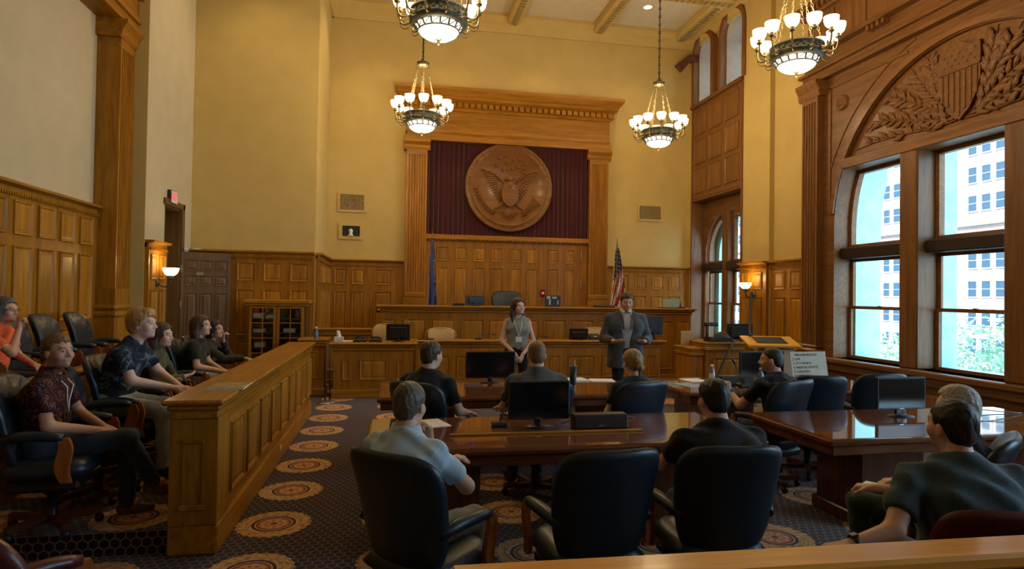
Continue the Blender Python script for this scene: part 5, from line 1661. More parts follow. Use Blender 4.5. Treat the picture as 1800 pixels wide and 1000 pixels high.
def surfnet(D, ax):
    xs, ys, zs = ax
    I = D < 0
    C = I[:-1, :-1, :-1].astype(np.int8)
    cnt = np.zeros(C.shape, np.int8)
    for i in (0, 1):
        for j in (0, 1):
            for k in (0, 1):
                cnt += I[i:I.shape[0] - 1 + i, j:I.shape[1] - 1 + j, k:I.shape[2] - 1 + k]
    act = (cnt > 0) & (cnt < 8)
    ci = np.argwhere(act)
    idx = np.full(C.shape, -1, np.int32)
    idx[act] = np.arange(len(ci))
    pos = np.zeros((len(ci), 3)); n = np.zeros(len(ci))
    cor = [(i, j, k) for i in (0, 1) for j in (0, 1) for k in (0, 1)]
    for a in cor:
        for d in range(3):
            if a[d]: continue
            b_ = list(a); b_[d] = 1
            da = D[ci[:, 0] + a[0], ci[:, 1] + a[1], ci[:, 2] + a[2]]
            db = D[ci[:, 0] + b_[0], ci[:, 1] + b_[1], ci[:, 2] + b_[2]]
            m = (da < 0) != (db < 0)
            t = np.where(m, da / (da - db + 1e-12), 0)
            P = np.stack([xs[ci[:, 0] + a[0]], ys[ci[:, 1] + a[1]], zs[ci[:, 2] + a[2]]], 1)
            A2 = (xs, ys, zs)[d]
            P[:, d] += t * (A2[ci[:, d] + 1] - A2[ci[:, d]])
            pos[m] += P[m]; n[m] += 1
    pos /= np.maximum(n, 1)[:, None]
    F = []
    for d in range(3):
        sl0 = [slice(None)] * 3; sl1 = [slice(None)] * 3
        sl0[d] = slice(0, -1); sl1[d] = slice(1, None)
        ch = I[tuple(sl0)] != I[tuple(sl1)]
        e = np.argwhere(ch)
        o1, o2 = (d + 1) % 3, (d + 2) % 3
        ok = (e[:, o1] > 0) & (e[:, o2] > 0) & (e[:, o1] < D.shape[o1] - 1) & (e[:, o2] < D.shape[o2] - 1)
        e = e[ok]
        def cell(a, b_):
            q = e.copy(); q[:, o1] -= a; q[:, o2] -= b_
            return idx[q[:, 0], q[:, 1], q[:, 2]]
        Q = np.stack([cell(0, 0), cell(1, 0), cell(1, 1), cell(0, 1)], 1)
        flip = I[e[:, 0], e[:, 1], e[:, 2]]
        Q[~flip] = Q[~flip][:, ::-1]
        F.append(Q)
    F = np.concatenate(F)
    return pos, F[(F >= 0).all(1)]
def np_mesh(name, P, F, m, tint=None):
    me = bpy.data.meshes.new(name)
    me.vertices.add(len(P)); me.vertices.foreach_set('co', P.astype(np.float32).ravel())
    me.loops.add(F.size); me.loops.foreach_set('vertex_index', F.astype(np.int32).ravel())
    me.polygons.add(len(F))
    me.polygons.foreach_set('loop_start', np.arange(0, F.size, 4, dtype=np.int32))
    me.polygons.foreach_set('loop_total', np.full(len(F), 4, np.int32))
    me.polygons.foreach_set('use_smooth', np.ones(len(F), bool))
    if tint is not None:
        at_ = me.color_attributes.new('tint', 'FLOAT_COLOR', 'POINT')
        at_.data.foreach_set('color', np.concatenate([tint, np.ones((len(P), 1))], 1).astype(np.float32).ravel())
    me.materials.append(m)
    me.update(calc_edges=True); me.validate()
    return me
def skin_mat():
    m = mat('skin', (.5, .3, .2), .5, spec=.35)
    t = NT(m)
    a = t.node('ShaderNodeAttribute', attribute_name='tint')
    tc = t.node('ShaderNodeTexCoord')
    n = t.node('ShaderNodeTexNoise', i_Scale=40.0, i_Detail=3.0); t.l.new(tc.outputs['Object'], n.inputs['Vector'])
    k = t.math('ADD', .9, t.math('MULTIPLY', n.outputs[0], .2))
    v = t.vmath('SCALE', a.outputs['Color']); t.l.new(k, v.inputs['Scale'])
    t.l.new(v.outputs[0], t.b.inputs['Base Color'])
    return m
M['skin'] = skin_mat()
def hair_mat(name, c):
    m = mat(name, c, .45, spec=.4)
    t = NT(m)
    tc = t.node('ShaderNodeTexCoord')
    mp = t.node('ShaderNodeMapping'); mp.inputs['Scale'].default_value = (160, 160, 22)
    t.l.new(tc.outputs['Object'], mp.inputs[0])
    n = t.node('ShaderNodeTexNoise', i_Scale=1.0, i_Detail=3.0); t.l.new(mp.outputs[0], n.inputs['Vector'])
    t.l.new(t.ramp(n.outputs[0], [(.3, tuple(x * .45 for x in c)), (.7, tuple(min(1, x * 1.35) for x in c))]), t.b.inputs['Base Color'])
    t.bump(n.outputs[0], .5, .006)
    return m
def cloth(name, c, rough=.85, amt=.12):
    return noisy(mat(name, c, rough, spec=.2, sheen=.15), 60, amt, .15)
def patt(name, cols, scale, rough=.85):
    """blotched print"""
    m = mat(name, cols[0], rough, spec=.2)
    t = NT(m)
    tc = t.node('ShaderNodeTexCoord')
    n = t.node('ShaderNodeTexNoise', i_Scale=scale, i_Detail=2.5, i_Distortion=1.6); t.l.new(tc.outputs['Object'], n.inputs['Vector'])
    st = []
    L = len(cols)
    for i, c in enumerate(cols):
        st.append((.30 + .42 * i / L, c))
    t.l.new(t.ramp(n.outputs[0], st, 'CONSTANT'), t.b.inputs['Base Color'])
    return m
HEADS = []
def hand(F, w, d, nrm, side, curl=.5, s=1.0, thumb=1.0, spread=.0):
    w, d, nrm = V3(*w), V3(*d), V3(*nrm)
    d = d / np.linalg.norm(d)
    nrm = nrm - d * (nrm @ d); nrm /= np.linalg.norm(nrm)
    x = np.cross(d, nrm) * side          # towards the thumb
    for o in (-.028, -.010, .010, .026):
        F.cone(w + x * o * .5 * s, w + (d * .085 + x * o) * s, .016 * s, .0125 * s, k=.012)
    for o, ln in ((-.030, .062), (-.011, .076), (.009, .082), (.028, .072)):
        a = w + (d * .082 + x * o) * s
        c1 = d * math.cos(curl * .7) + nrm * math.sin(curl * .7) + x * o * spread * 6
        c2 = d * math.cos(curl * 1.7) + nrm * math.sin(curl * 1.7) + x * o * spread * 6
        m_ = a + c1 * ln * .5 * s
        e = m_ + c2 * ln * .5 * s
        F.cone(a, m_, .0095 * s, .0088 * s, k=.006).cone(m_, e, .0088 * s, .0070 * s, k=.005)
    a = w + (d * .022 + x * .026) * s
    b_ = a + (d * .035 + x * .030 * thumb + nrm * .012) * s
    F.cone(a, b_, .015 * s, .0115 * s, k=.012).cone(b_, b_ + (d * .036 + x * .006 * thumb + nrm * .008 * (1 + curl)) * s, .0105 * s, .0078 * s, k=.006)
def rotm(yaw, pitch, roll=0):
    """head axes as columns; yaw > 0 turns to the person's right, pitch > 0 looks up"""
    a = Matrix.Rotation(-yaw, 3, 'Z') @ Matrix.Rotation(pitch, 3, 'X') @ Matrix.Rotation(roll, 3, 'Y')
    return np.array(a)
def person(label, loc, rz, J, look=(0, 0), sc=1.0, skin=(.52, .30, .20), hair='short', haircol=(.10, .06, .03), shirt=None, sleeve='short', pants=None, shoes=None,
           build=1.0, hands=(.5, .5), hn=((0, 0, -1), (0, 0, -1)), hd=(None, None), face=True, fine=.006, beard=None, jacket=None, shorts=False, collar=None, neckline=True, spread=(0, 0), extra=None, hem=.0, untuck=.0):
    """J: joints in metres, facing +Y, before scale. Keys: pelvis, chest, neck, sh (half width), elL/R wrL/R knL/R anL/R, foot direction"""
    root = thing('person', label, 'person', loc, rz)
    root.scale = (sc, sc, sc)
    P = {k: V3(*v) for k, v in J.items() if hasattr(v, '__len__')}
    pel, che, nek = P['pelvis'], P['chest'], P['neck']
    up = (nek - pel); up /= np.linalg.norm(up)
    nek = nek + up * .028; che = che + up * .018
    shw = J.get('shw', .19) * build
    tw = math.radians(J.get('twist', 0))
    rx = V3(math.cos(tw), -math.sin(tw), 0)
    hw = .09 * build
    shL, shR = nek - rx * shw - up * .088, nek + rx * shw - up * .088
    hipL, hipR = pel + V3(-hw, 0, 0), pel + V3(hw, 0, 0)
    Rh = rotm(math.radians(look[0]), math.radians(look[1]), math.radians(look[2]) if len(look) > 2 else 0)
    hc = nek + up * .047 + V3(0, .02, .035) + Rh @ V3(0, .02, .055)
    H = lambda x, y, z: hc + Rh @ V3(x, y, z)
    fw = J.get('fwd', .0)
    # ----- skin body
    F = Field()
    F.ball(H(0, -.014, .035), (.074, .093, .080), Rh, .02)
    F.ball(H(0, .022, -.025), (.060, .064, .082), Rh, .03)
    F.ball(H(0, .036, -.076), (.044, .043, .033), Rh, .03)
    F.ball(H(0, .073, -.092), .014, Rh, .025)
    F.cone(H(-.034, .074, .026), H(.034, .074, .026), .011, k=.02)
    F.cone(H(0, .082, .014), H(0, .103, -.026), .007, .0125, k=.016)
    F.cone(H(-.012, .092, -.030), H(.012, .092, -.030), .009, k=.010)
    for s in (-1, 1):
        F.ball(H(s * .040, .058, -.028), .022, Rh, .03)
        F.ball(H(s * .031, .094, .004), .0125, Rh, .014, 's')
        F.ball(H(s * .031, .0765, .004), .0125, Rh, .004)
        F.ball(H(s * .076, -.008, -.012), (.009, .019, .031), Rh, .008)
    F.cone(H(-.017, .081, -.058), H(.017, .081, -.058), .0075, k=.008)
    F.cone(H(-.014, .079, -.069), H(.014, .079, -.069), .0075, k=.008)
    F.cone(H(0, -.02, -.05), nek, .052 * build ** .5, .058 * build, k=.03)
    F.cone(nek - up * .06, che, .045, .07, k=.03)
    F.cone(nek - up * .035, shL, .036, .042, k=.03).cone(nek - up * .035, shR, .036, .042, k=.03)
    F.cone(che - rx * .07, che + rx * .07, .085 * build, k=.04).cone(che, pel, .085 * build, .085 * build, k=.04)
    F.cone(hipL, hipR, .10 * build, k=.04)
    arms = (('L', shL, -1), ('R', shR, 1))
    for S_, sh, sg in arms:
        el, wr = P['el' + S_], P['wr' + S_]
        F.cone(sh, el, .048 * build, .038 * build ** .7, k=.03).cone(el, wr, .041 * build ** .7, .025, k=.02)
        i = 0 if sg < 0 else 1
        d = V3(*hd[i]) if hd[i] is not None else (wr - el)
        hand(F, wr, d, hn[i], -sg, hands[i], 1.0, 1.0, spread[i])
        hip, kn, an = (hipL if sg < 0 else hipR), P['kn' + S_], P['an' + S_]
        F.cone(hip, kn, .075, .052, k=.03).cone(kn, an, .052, .034, k=.03)
        ft = V3(*J.get('ft' + S_, (sg * .03, .2, -.05)))
        F.cone(an, an + ft * .3, .034, .034, k=.02)
    lo, hi = F.bounds()
    fines = []
    hb = (hc - .135, hc + .135)
    wl = [P['wrL'], P['wrR']]
    fx = [[(hb[0][i], hb[1][i])] for i in range(3)]
    for w_, sg in zip(wl, (-1, 1)):
        for i in range(3): fx[i].append((w_[i] - .11, w_[i] + .11))
    ax = [axis(lo[i] - .03, hi[i] + .03, fx[i], .016, fine) for i in range(3)]
    D = F.eval(ax, .016)
    Pv, Fc = surfnet(D, ax)
    col = np.tile(np.array(skin), (len(Pv), 1))
    q = (Pv - hc) @ Rh
    def near(c, r): return np.linalg.norm((q - np.array(c)) / np.array(r), axis=1) < 1
    hcA = np.array(haircol)
    for s in (-1, 1):
        col[near((s * .031, .088, .004), (.012, .014, .0055))] = (.42, .40, .38)
        col[near((s * .031, .090, .004), (.0062, .014, .0062))] = (.02, .015, .012)
        col[near((s * .033, .085, .024), (.018, .02, .0048))] = hcA * .7 + np.array(skin) * .15
    col[near((0, .092, -.0635), (.024, .02, .011))] = np.array(skin) * np.array([.85, .55, .55])
    if beard is not None:
        zz = q[:, 2] + .25 * np.maximum(0, q[:, 1] - .03)
        bm_ = (q[:, 2] < -.045) & (q[:, 2] > -.115) & (q[:, 1] > -.03) & ~near((0, .092, -.0635), (.022, .02, .009)) & ~((np.abs(q[:, 0]) < .03) & (q[:, 2] > -.05))
        col[bm_] = np.array(skin) * .66 + np.array(beard) * .34
    body = link('body', np_mesh('body', Pv, Fc, M['skin'], col), root)
    # ----- clothes
    def layer(name, F, m, step=.013, wr=.0, seed=0, zcut=None):
        lo, hi = F.bounds()
        ax = [axis(lo[i] - .03, hi[i] + .03, [], step, step) for i in range(3)]
        D = F.eval(ax, step)
        if wr:
            X, Y, Z = ax[0][:, None, None], ax[1][None, :, None], ax[2][None, None, :]
            D = D + (wr * (np.sin(31 * X + 17 * Z + 4 * np.sin(13 * Y + seed)) * np.sin(23 * Z - 15 * Y + seed) + .6 * np.sin(47 * Z + 29 * X + 3 * np.sin(21 * Y)))).astype(np.float32)
        if zcut is not None:
            D = np.maximum(D, (zcut - ax[2])[None, None, :].astype(np.float32))
        Pv, Fc = surfnet(D, ax)
        return link(name, np_mesh(name, Pv, Fc, m), root)
    seed = len(HEADS) * 1.7
    if shirt is not None:
        T = Field()
        bt = pel + up * hem
        T.cone(nek - up * .055 - rx * .055, nek - up * .055 + rx * .055, .060 * build, k=.05).cone(nek - up * .05, che, .085 * build, .11 * build, k=.05)
        T.cone(nek - up * .03, shL, .048, .054, k=.05).cone(nek - up * .03, shR, .048, .054, k=.05)
        T.cone(che - rx * .085 * build, che + rx * .085 * build, .118 * build, k=.06)
        mid = che * .5 + pel * .5
        T.cone(mid - V3(.06, 0, 0) * build, mid + V3(.06, 0, 0) * build, .112 * build, k=.08)
        T.cone(bt + V3(-.075, .0, .03) * build, bt + V3(.075, .0, .03) * build, .118 * build, k=.08)
        for S_, sh, sg in arms:
            el, wr_ = P['el' + S_], P['wr' + S_]
            if sleeve == 'none': continue
            if sleeve == 'short':
                e = sh + (el - sh) * .68
                T.cone(sh, e, .057 * build, .060 * build, k=.035, flat=True)
            else:
                T.cone(sh, el, .058 * build, .052 * build ** .7, k=.035).cone(el, el + (wr_ - el) * .93, .054 * build ** .7, .038, k=.03, flat=True)
        if sleeve == 'none':
            for sh in (shL, shR): T.ball(sh + (sh - nek) * .35, .07, None, .02, 's')
        T.ball(nek + up * .05 + V3(0, .05, 0), .074, None, .015, 's')
        layer('shirt', T, shirt, .012, (.0065 if jacket is None else .002), seed)
    if collar is not None:
        b = MB()
        n_ = 18
        v, f = [], []
        for i in range(n_ + 1):
            a = PI / 2 + .28 + (2 * PI - .56) * i / n_
            for (r, z, dz) in ((.066, .012, 0), (.070, .034, .0), (.074, .036, 0), (.088, -.004, 0)):
                c = nek + up * (z + .008) + V3(math.cos(a) * r, math.sin(a) * r * .98 + .006, (.0 if math.sin(a) < .5 else -.02 * (math.sin(a) - .5)))
                v.append(tuple(c))
        for i in range(n_):
            for k in range(3):
                f.append((4 * i + k, 4 * i + k + 1, 4 * i + 5 + k, 4 * i + 4 + k))
        b.add(v, f, True); b.build('collar', collar, root)
    if jacket is not None:
        T = Field()
        bt = pel + V3(0, -.005, -.16)
        T.cone(nek - up * .055 - rx * .07, nek - up * .055 + rx * .07, .068 * build, k=.05)
        T.cone(nek - up * .035, shL + V3(0, 0, .008), .052, .060, k=.05).cone(nek - up * .035, shR + V3(0, 0, .008), .052, .060, k=.05)
        T.cone(che - rx * .10 * build, che + rx * .10 * build, .130 * build, k=.06)
        mid = che * .45 + pel * .55
        T.cone(mid - V3(.075, 0, 0), mid + V3(.075, 0, 0), .125 * build, k=.08).cone(pel - V3(.095, 0, 0), pel + V3(.095, 0, 0), .136 * build, k=.08)
        T.cone(bt + V3(-.10, 0, 0), bt + V3(.10, 0, 0), .128 * build, k=.10).cone(mid + V3(-.085, 0, 0), bt + V3(-.10, 0, 0), .115, .122, k=.05).cone(mid + V3(.085, 0, 0), bt + V3(.10, 0, 0), .115, .122, k=.05)
        for S_, sh, sg in arms:
            el, wr_ = P['el' + S_], P['wr' + S_]
            T.cone(sh, el, .066, .060, k=.035).cone(el, el + (wr_ - el) * .92, .062, .047, k=.03, flat=True)
        T.cone(nek + V3(0, .13, .03), mid + V3(.0, .19, 0), .085, .075, k=.008, op='s')
        T.cone(mid + V3(.0, .19, 0), bt + V3(.02, .21, -.2), .075, .10, k=.008, op='s')
        T.ball(nek + up * .03 + V3(0, .02, 0), .066, None, .01, 's')
        layer('jacket', T, jacket, .011, .003, seed, zcut=pel[2] - .19)
        b = MB()
        for s in (-1, 1):
            b.add([tuple(nek + V3(s * .055, .045, .02)), tuple(nek + V3(s * .125, .085, -.10)), tuple(nek + V3(s * .105, .13, -.17)), tuple(che + V3(s * .045, .155, -.05)), tuple(che + V3(s * .05, .145, .06))], [(0, 1, 2, 3, 4)], True)
        b.build('lapels', jacket, root)
    if pants is not None:
        T = Field()
        T.cone(hipL + V3(0, 0, .02), hipR + V3(0, 0, .02), .118 * build, k=.05)
        T.cone(pel + up * .06 + V3(-.06, 0, 0), pel + up * .06 + V3(.06, 0, 0), .108 * build, k=.05)
        for S_, sg in (('L', -1), ('R', 1)):
            hip, kn, an = (hipL if sg < 0 else hipR), P['kn' + S_], P['an' + S_]
            if shorts:
                e = hip + (kn - hip) * .80
                T.cone(hip, e, .092 * build, .082, k=.03, flat=True)
            else:
                T.cone(hip, kn, .090 * build, .066, k=.03).cone(kn, an + (an - kn) * .06, .064, .052, k=.03, flat=True)
        layer('trousers', T, pants, .013, .0035, seed + 2)
    if shoes is not None:
        for S_, sg in (('L', -1), ('R', 1)):
            an = P['an' + S_]; ft = V3(*J.get('ft' + S_, (sg * .03, .2, -.05)))
            T = Field()
            a = an + V3(0, -.02, -.045); e = a + ft
            dn = V3(0, 0, -1.0)
            T.cone(a, a + ft * .45, .040, .040, k=.03).cone(a + ft * .45, e, .038, .028, k=.03).cone(an + V3(0, -.01, 0), a, .042, .04, k=.03)
            layer('shoe', T, shoes, .012)
    # ----- hair
    if hair:
        T = Field()
        thick = {'buzz': .004, 'short': .010, 'full': .022, 'long': .018, 'pony': .012, 'lob': .018}[hair]
        T.ball(H(0, -.016, .038), (.074 + thick, .093 + thick, .080 + thick * 1.15), Rh, .02)
        if hair == 'full':
            T.cone(H(-.03, .058, .098), H(.035, .055, .100), .020 + thick * .3, k=.03)
        if hair in ('short', 'buzz', 'full', 'pony', 'lob', 'long'):
            T.ball(H(0, -.055, -.025), (.060 + thick * .5, .050 + thick * .5, .062), Rh, .03)
        if hair == 'long':
            for s in (-1, 1):
                T.cone(H(s * .062, -.02, .03), H(s * .080, -.035, -.10), .028, .034, k=.04).cone(H(s * .080, -.035, -.10), H(s * .090, -.015, -.24), .034, .022, k=.04)
                T.cone(H(s * .045, -.07, .0), H(s * .07, -.07, -.24), .045, .030, k=.04)
            T.cone(H(0, -.085, .0), H(0, -.085, -.24), .045, .035, k=.04)
        if hair == 'lob':
            for s in (-1, 1):
                T.cone(H(s * .066, -.01, .03), H(s * .072, -.01, -.085), .028, .024, k=.03)
                T.cone(H(s * .04, -.075, .0), H(s * .05, -.07, -.11), .040, .030, k=.04)
        if hair == 'pony':
            T.ball(H(0, -.11, .012), .022, Rh, .02)
            T.cone(H(0, -.122, .005), H(.0, -.145, -.05), .022, .026, k=.02).cone(H(0, -.145, -.05), H(0, -.115, -.125), .026, .008, k=.02)
        lo, hi = T.bounds()
        st = max(.0065, fine)
        ax = [axis(lo[i] - .03, hi[i] + .03, [], st, st) for i in range(3)]
        D = T.eval(ax, st)
        X, Y, Z = ax[0][:, None, None] - hc[0], ax[1][None, :, None] - hc[1], ax[2][None, None, :] - hc[2]
        lx, ly, lz = [X * Rh[0, j] + Y * Rh[1, j] + Z * Rh[2, j] for j in range(3)]
        hl = {'buzz': [(-.12, -.085), (-.05, -.065), (-.015, .0), (.02, .015), (.05, .062), (.1, .085)],
              'short': [(-.12, -.088), (-.05, -.068), (-.016, -.004), (.02, .008), (.048, .058), (.1, .070)],
              'full': [(-.12, -.095), (-.05, -.08), (-.016, -.03), (.022, -.01), (.05, .058), (.1, .066)],
              'pony': [(-.12, -.2), (-.06, -.085), (-.02, -.02), (.025, .005), (.055, .062), (.1, .075)],
              'long': [(-.12, -.4), (.02, -.4), (.0301, -.4), (.044, .04), (.06, .070), (.1, .085)],
              'lob': [(-.12, -.4), (.015, -.4), (.025, -.12), (.045, .045), (.06, .072), (.1, .085)]}[hair]
        zl = np.interp(ly, [a for a, c in hl], [c for a, c in hl]) + (.007 * np.sin(95 * lx + 3 * np.sin(50 * ly + seed)) + .005 * np.sin(210 * lx + 60 * ly))
        D = D + (.0022 * np.sin(110 * lx + 30 * lz + 3 * np.sin(40 * ly + seed)) * np.sin(75 * ly + 25 * lz) + .0012 * np.sin(260 * lx + 4 * np.sin(60 * lz))).astype(np.float32) * (1 if hair != 'buzz' else .1)
        cut = (zl - lz) * .55
        if hair == 'long' or hair == 'lob':
            cut = np.where((np.abs(lx) > .058) & (ly < .075) & (lz < .02), -1, cut)
        D = np.maximum(D, cut.astype(np.float32))
        Pv, Fc = surfnet(D, ax)
        link('hair', np_mesh('hair', Pv, Fc, hair_mat('hair_%d' % len(HEADS), haircol)), root)
    HEADS.append((root, hc, Rh))
    return root, dict(H=H, hc=hc, nek=nek, che=che, pel=pel, up=up, P=P)
def sitJ(**k):
    J = dict(pelvis=(0, -.11, .56), chest=(0, -.15, .865), neck=(0, -.125, 1.03), elL=(-.25, -.02, .74), elR=(.25, -.02, .74), wrL=(-.08, .20, .655), wrR=(.08, .20, .655),
             knL=(-.11, .34, .53), knR=(.11, .34, .53), anL=(-.12, .36, .10), anR=(.12, .36, .10), ftL=(-.03, .17, -.01), ftR=(.03, .17, -.01))
    J.update(k); return J
# ------------------------------------------------------------------ the people
SK1, SK2, SK3, SK4 = (.60, .34, .23), (.66, .41, .30), (.54, .30, .20), (.68, .45, .35)
jeans_d, jeans_l, black_c = cloth('dark_denim', (.030, .045, .065)), cloth('pale_denim', (.34, .38, .40)), cloth('black_cotton', (.010, .010, .013))
navy_c, khaki = cloth('navy_cotton', (.012, .022, .042)), cloth('khaki_cotton', (.20, .165, .11))
shoe_d, shoe_b = mat('dark_shoe_leather', (.02, .018, .018), .45), mat('brown_shoe_leather', (.12, .06, .03), .5)
BROWN, DBROWN, BLOND, GREY, BLACK = (.075, .038, .018), (.035, .018, .010), (.46, .27, .10), (.22, .20, .18), (.010, .009, .009)
# front jury row
r, q = person('person in a dark floral shirt sitting cross-legged at the near end of the jury box', (-2.18, 4.75, PL1 - .02), R_(-84), sitJ(chest=(0, -.13, 0.875), neck=(0, -.085, 1.040), elR=(.27, .0, .74), wrR=(.06, .22, .665), elL=(-.26, .0, .74), wrL=(-.02, .24, .665), knR=(.06, .40, .60), anR=(-.14, .52, .24), ftR=(-.06, .16, -.06), knL=(-.10, .36, .53)),
              look=(32, 4), sc=.985, skin=SK3, haircol=(.15, .085, .045), hair='short', shirt=patt('floral_print', [(.016, .009, .011), (.022, .010, .013), (.15, .032, .022), (.012, .008, .010), (.014, .009, .012), (.24, .10, .06), (.02, .02, .05)], 20), pants=jeans_d, shoes=shoe_b, collar=patt('floral_collar', [(.02, .01, .012), (.2, .045, .025), (.02, .01, .012)], 18), hn=((0, 0, -1), (0, -.4, -1)), fine=.0055, beard=(.14, .09, .06))
nk, up_ = q['nek'], q['up']
def lanyard(r, q, badge, w=.0045):
    n_, c = q['nek'], q['che']
    b = MB().tube([tuple(n_ + V3(-.06, .03, .0)), tuple(n_ + V3(-.055, .112, -.10)), tuple(c + V3(-.02, .148, -.02)), tuple(c + V3(0, .152, -.10))], w, 5).tube([tuple(n_ + V3(.06, .03, .0)), tuple(n_ + V3(.055, .112, -.10)), tuple(c + V3(.02, .148, -.02)), tuple(c + V3(0, .152, -.10))], w, 5)
    b.build('lanyard', M['white'], r)
    c2 = c + V3(0, .154, -.14)
    MB().box(c2[0] - .045, c2[1] - .003, c2[2] - .035, c2[0] + .045, c2[1] + .003, c2[2] + .04, .002).build('badge', badge, r)
lanyard(r, q, M['black'])
r, q = person('person in a dark tie-dye tee leaning on clasped hands', (-2.27, 5.93, PL1), R_(-92), sitJ(chest=(0, .0, 0.895), neck=(0, .07, 1.055), elR=(.25, .16, .79), wrR=(.06, .42, .70), elL=(-.24, .18, .79), wrL=(-.05, .42, .69), pelvis=(0, -.08, .58)),
              look=(4, 2), sc=1.065, skin=SK4, hair='full', haircol=BLOND, shirt=patt('tie_dye', [(.012, .016, .028), (.03, .045, .065), (.015, .02, .035), (.10, .14, .17), (.02, .03, .05)], 7), pants=jeans_l, shoes=shoe_d, hn=((.8, 0, -.4), (-.8, 0, -.4)), hands=(.35, .25), fine=.0055)
person('person in an olive jacket with folded arms beside the tie-dye tee', (-2.18, 6.62, PL1), R_(-90), sitJ(elR=(.23, .02, .74), wrR=(-.08, .17, .76), elL=(-.23, .02, .73), wrL=(.08, .15, .74), knR=(.03, .40, .62), anR=(-.10, .50, .25), ftR=(-.04, .16, -.05), chest=(0, -.12, 0.865), neck=(0, -.075, 1.025), shw=.165),
       look=(8, -2), sc=.97, skin=SK2, hair='long', haircol=(.065, .035, .018), shirt=cloth('olive_twill', (.085, .078, .035)), sleeve='long', pants=black_c, shoes=shoe_d, hn=((.5, 0, .3), (-.5, 0, .3)), build=.88, fine=.0055, collar=cloth('olive_collar', (.085, .078, .035)))
person('person in a dark green tee and pale jeans in the jury box', (-2.16, 7.86, PL1), R_(-90), sitJ(chest=(0, -.12, 0.875), neck=(0, -.08, 1.035), elR=(.26, .0, .74), wrR=(.07, .26, .66), shw=.175),
       look=(6, 2), sc=.985, skin=SK2, hair='long', haircol=(.085, .042, .020), shirt=cloth('dark_green_tee', (.016, .020, .014)), pants=jeans_l, shoes=shoe_d, build=1.0, fine=.006)
person('person in khaki shorts resting chin on hand at the far jury seat', (-2.20, 8.42, PL1), R_(-84), sitJ(elR=(.26, .16, .80), wrR=(.24, .42, .80), elL=(-.18, .16, .80), wrL=(-.04, .10, 1.02), chest=(0, -.10, 0.855), neck=(0, -.04, 1.005), knR=(.12, .40, .56), knL=(-.12, .38, .54), shw=.165),
       look=(20, 2), sc=.945, skin=SK3, hair='lob', haircol=DBROWN, shirt=cloth('dark_olive_jacket', (.035, .033, .020)), sleeve='long', pants=cloth('khaki_shorts', (.13, .12, .06)), shorts=True, shoes=shoe_d, build=.92, hands=(1.2, .3), hn=((0, .5, 1), (0, 0, -1)), hd=((.1, .1, 1), (.0, 1, -.15)), fine=.006)
# back jury row
r, q = person('person in a bright orange shirt with chin on fist', (-3.38, 6.30, PL2), R_(-84), sitJ(elR=(.22, .14, .80), wrR=(.06, .13, 1.02), elL=(-.25, .0, .74), wrL=(-.05, .22, .66), chest=(0, -.11, 0.865), neck=(0, -.055, 1.030)),
       look=(12, -2), sc=.925, skin=SK1, hair='lob', haircol=(.13, .11, .095), shirt=cloth('orange_jersey', (.82, .14, .045)), pants=navy_c, shoes=shoe_d, hands=(.5, 1.5), hn=((0, 0, -1), (0, 1, .2)), hd=(None, (-.1, .05, 1)), fine=.006)
b = MB()
for s in (-1, 1):
    pts = [q['H'](s * .031 + .020 * math.cos(a), .104, .002 + .016 * math.sin(a)) for a in np.linspace(0, 2 * PI, 13)]
    b.tube([tuple(p) for p in pts], .0018, 5)
    b.tube([tuple(q['H'](s * .052, .102, .006)), tuple(q['H'](s * .080, .0, .006))], .0018, 5)
b.tube([tuple(q['H'](-.011, .106, .004)), tuple(q['H'](.011, .106, .004))], .0018, 5)
b.build('glasses', M['iron'], r)
person('person in grey jeans at the left edge, mostly out of view', (-3.38, 5.42, PL2), R_(-84), sitJ(knR=(.12, .44, .54), knL=(-.12, .42, .54)), look=(0, 0), skin=SK2, haircol=BROWN, shirt=navy_c, pants=cloth('grey_denim', (.17, .18, .17)), shoes=shoe_d, fine=.009)
# standing pair
def standJ(**k):
    J = dict(pelvis=(0, 0, .95), chest=(0, .0, 1.28), neck=(0, -.02, 1.46), elL=(-.25, -.03, 1.12), elR=(.25, -.03, 1.12), wrL=(-.24, .05, .88), wrR=(.24, .05, .88),
             knL=(-.10, .02, .50), knR=(.10, .02, .50), anL=(-.11, -.02, .09), anR=(.11, -.02, .09), ftL=(-.03, .18, -.02), ftR=(.03, .18, -.02))
    J.update(k); return J
r, q = person('standing person in a grey sleeveless top with hands clasped and badge', (1.74, 8.65, 0), R_(176), standJ(elL=(-.235, .0, 1.13), elR=(.235, .0, 1.13), wrL=(-.055, .19, .955), wrR=(.055, .19, .955), shw=.165),
       look=(-26, 2), sc=.975, skin=SK2, hair='long', haircol=(.060, .034, .022), shirt=cloth('grey_knit', (.24, .25, .22)), sleeve='none', pants=black_c, shoes=shoe_d, build=.90, hn=((.7, -.4, -.2), (-.7, -.4, -.2)), hd=((.35, .3, -.8), (-.35, .3, -.8)), hands=(.7, .7), fine=.005, hem=.02)
lanyard(r, q, M['paper'])
b = MB(); c = q['pel']
pts = [tuple(c + V3(.155 * math.cos(a), .110 * math.sin(a), .085)) for a in np.linspace(0, 2 * PI, 25)]
b.tube(pts, .014, 6, False); b.build('belt', mat('brown_belt', (.05, .022, .014), .4), r)
MB().box(c[0] - .028, c[1] + .105, c[2] + .065, c[0] + .028, c[1] + .130, c[2] + .105, .006).build('buckle', M['chrome'], r)
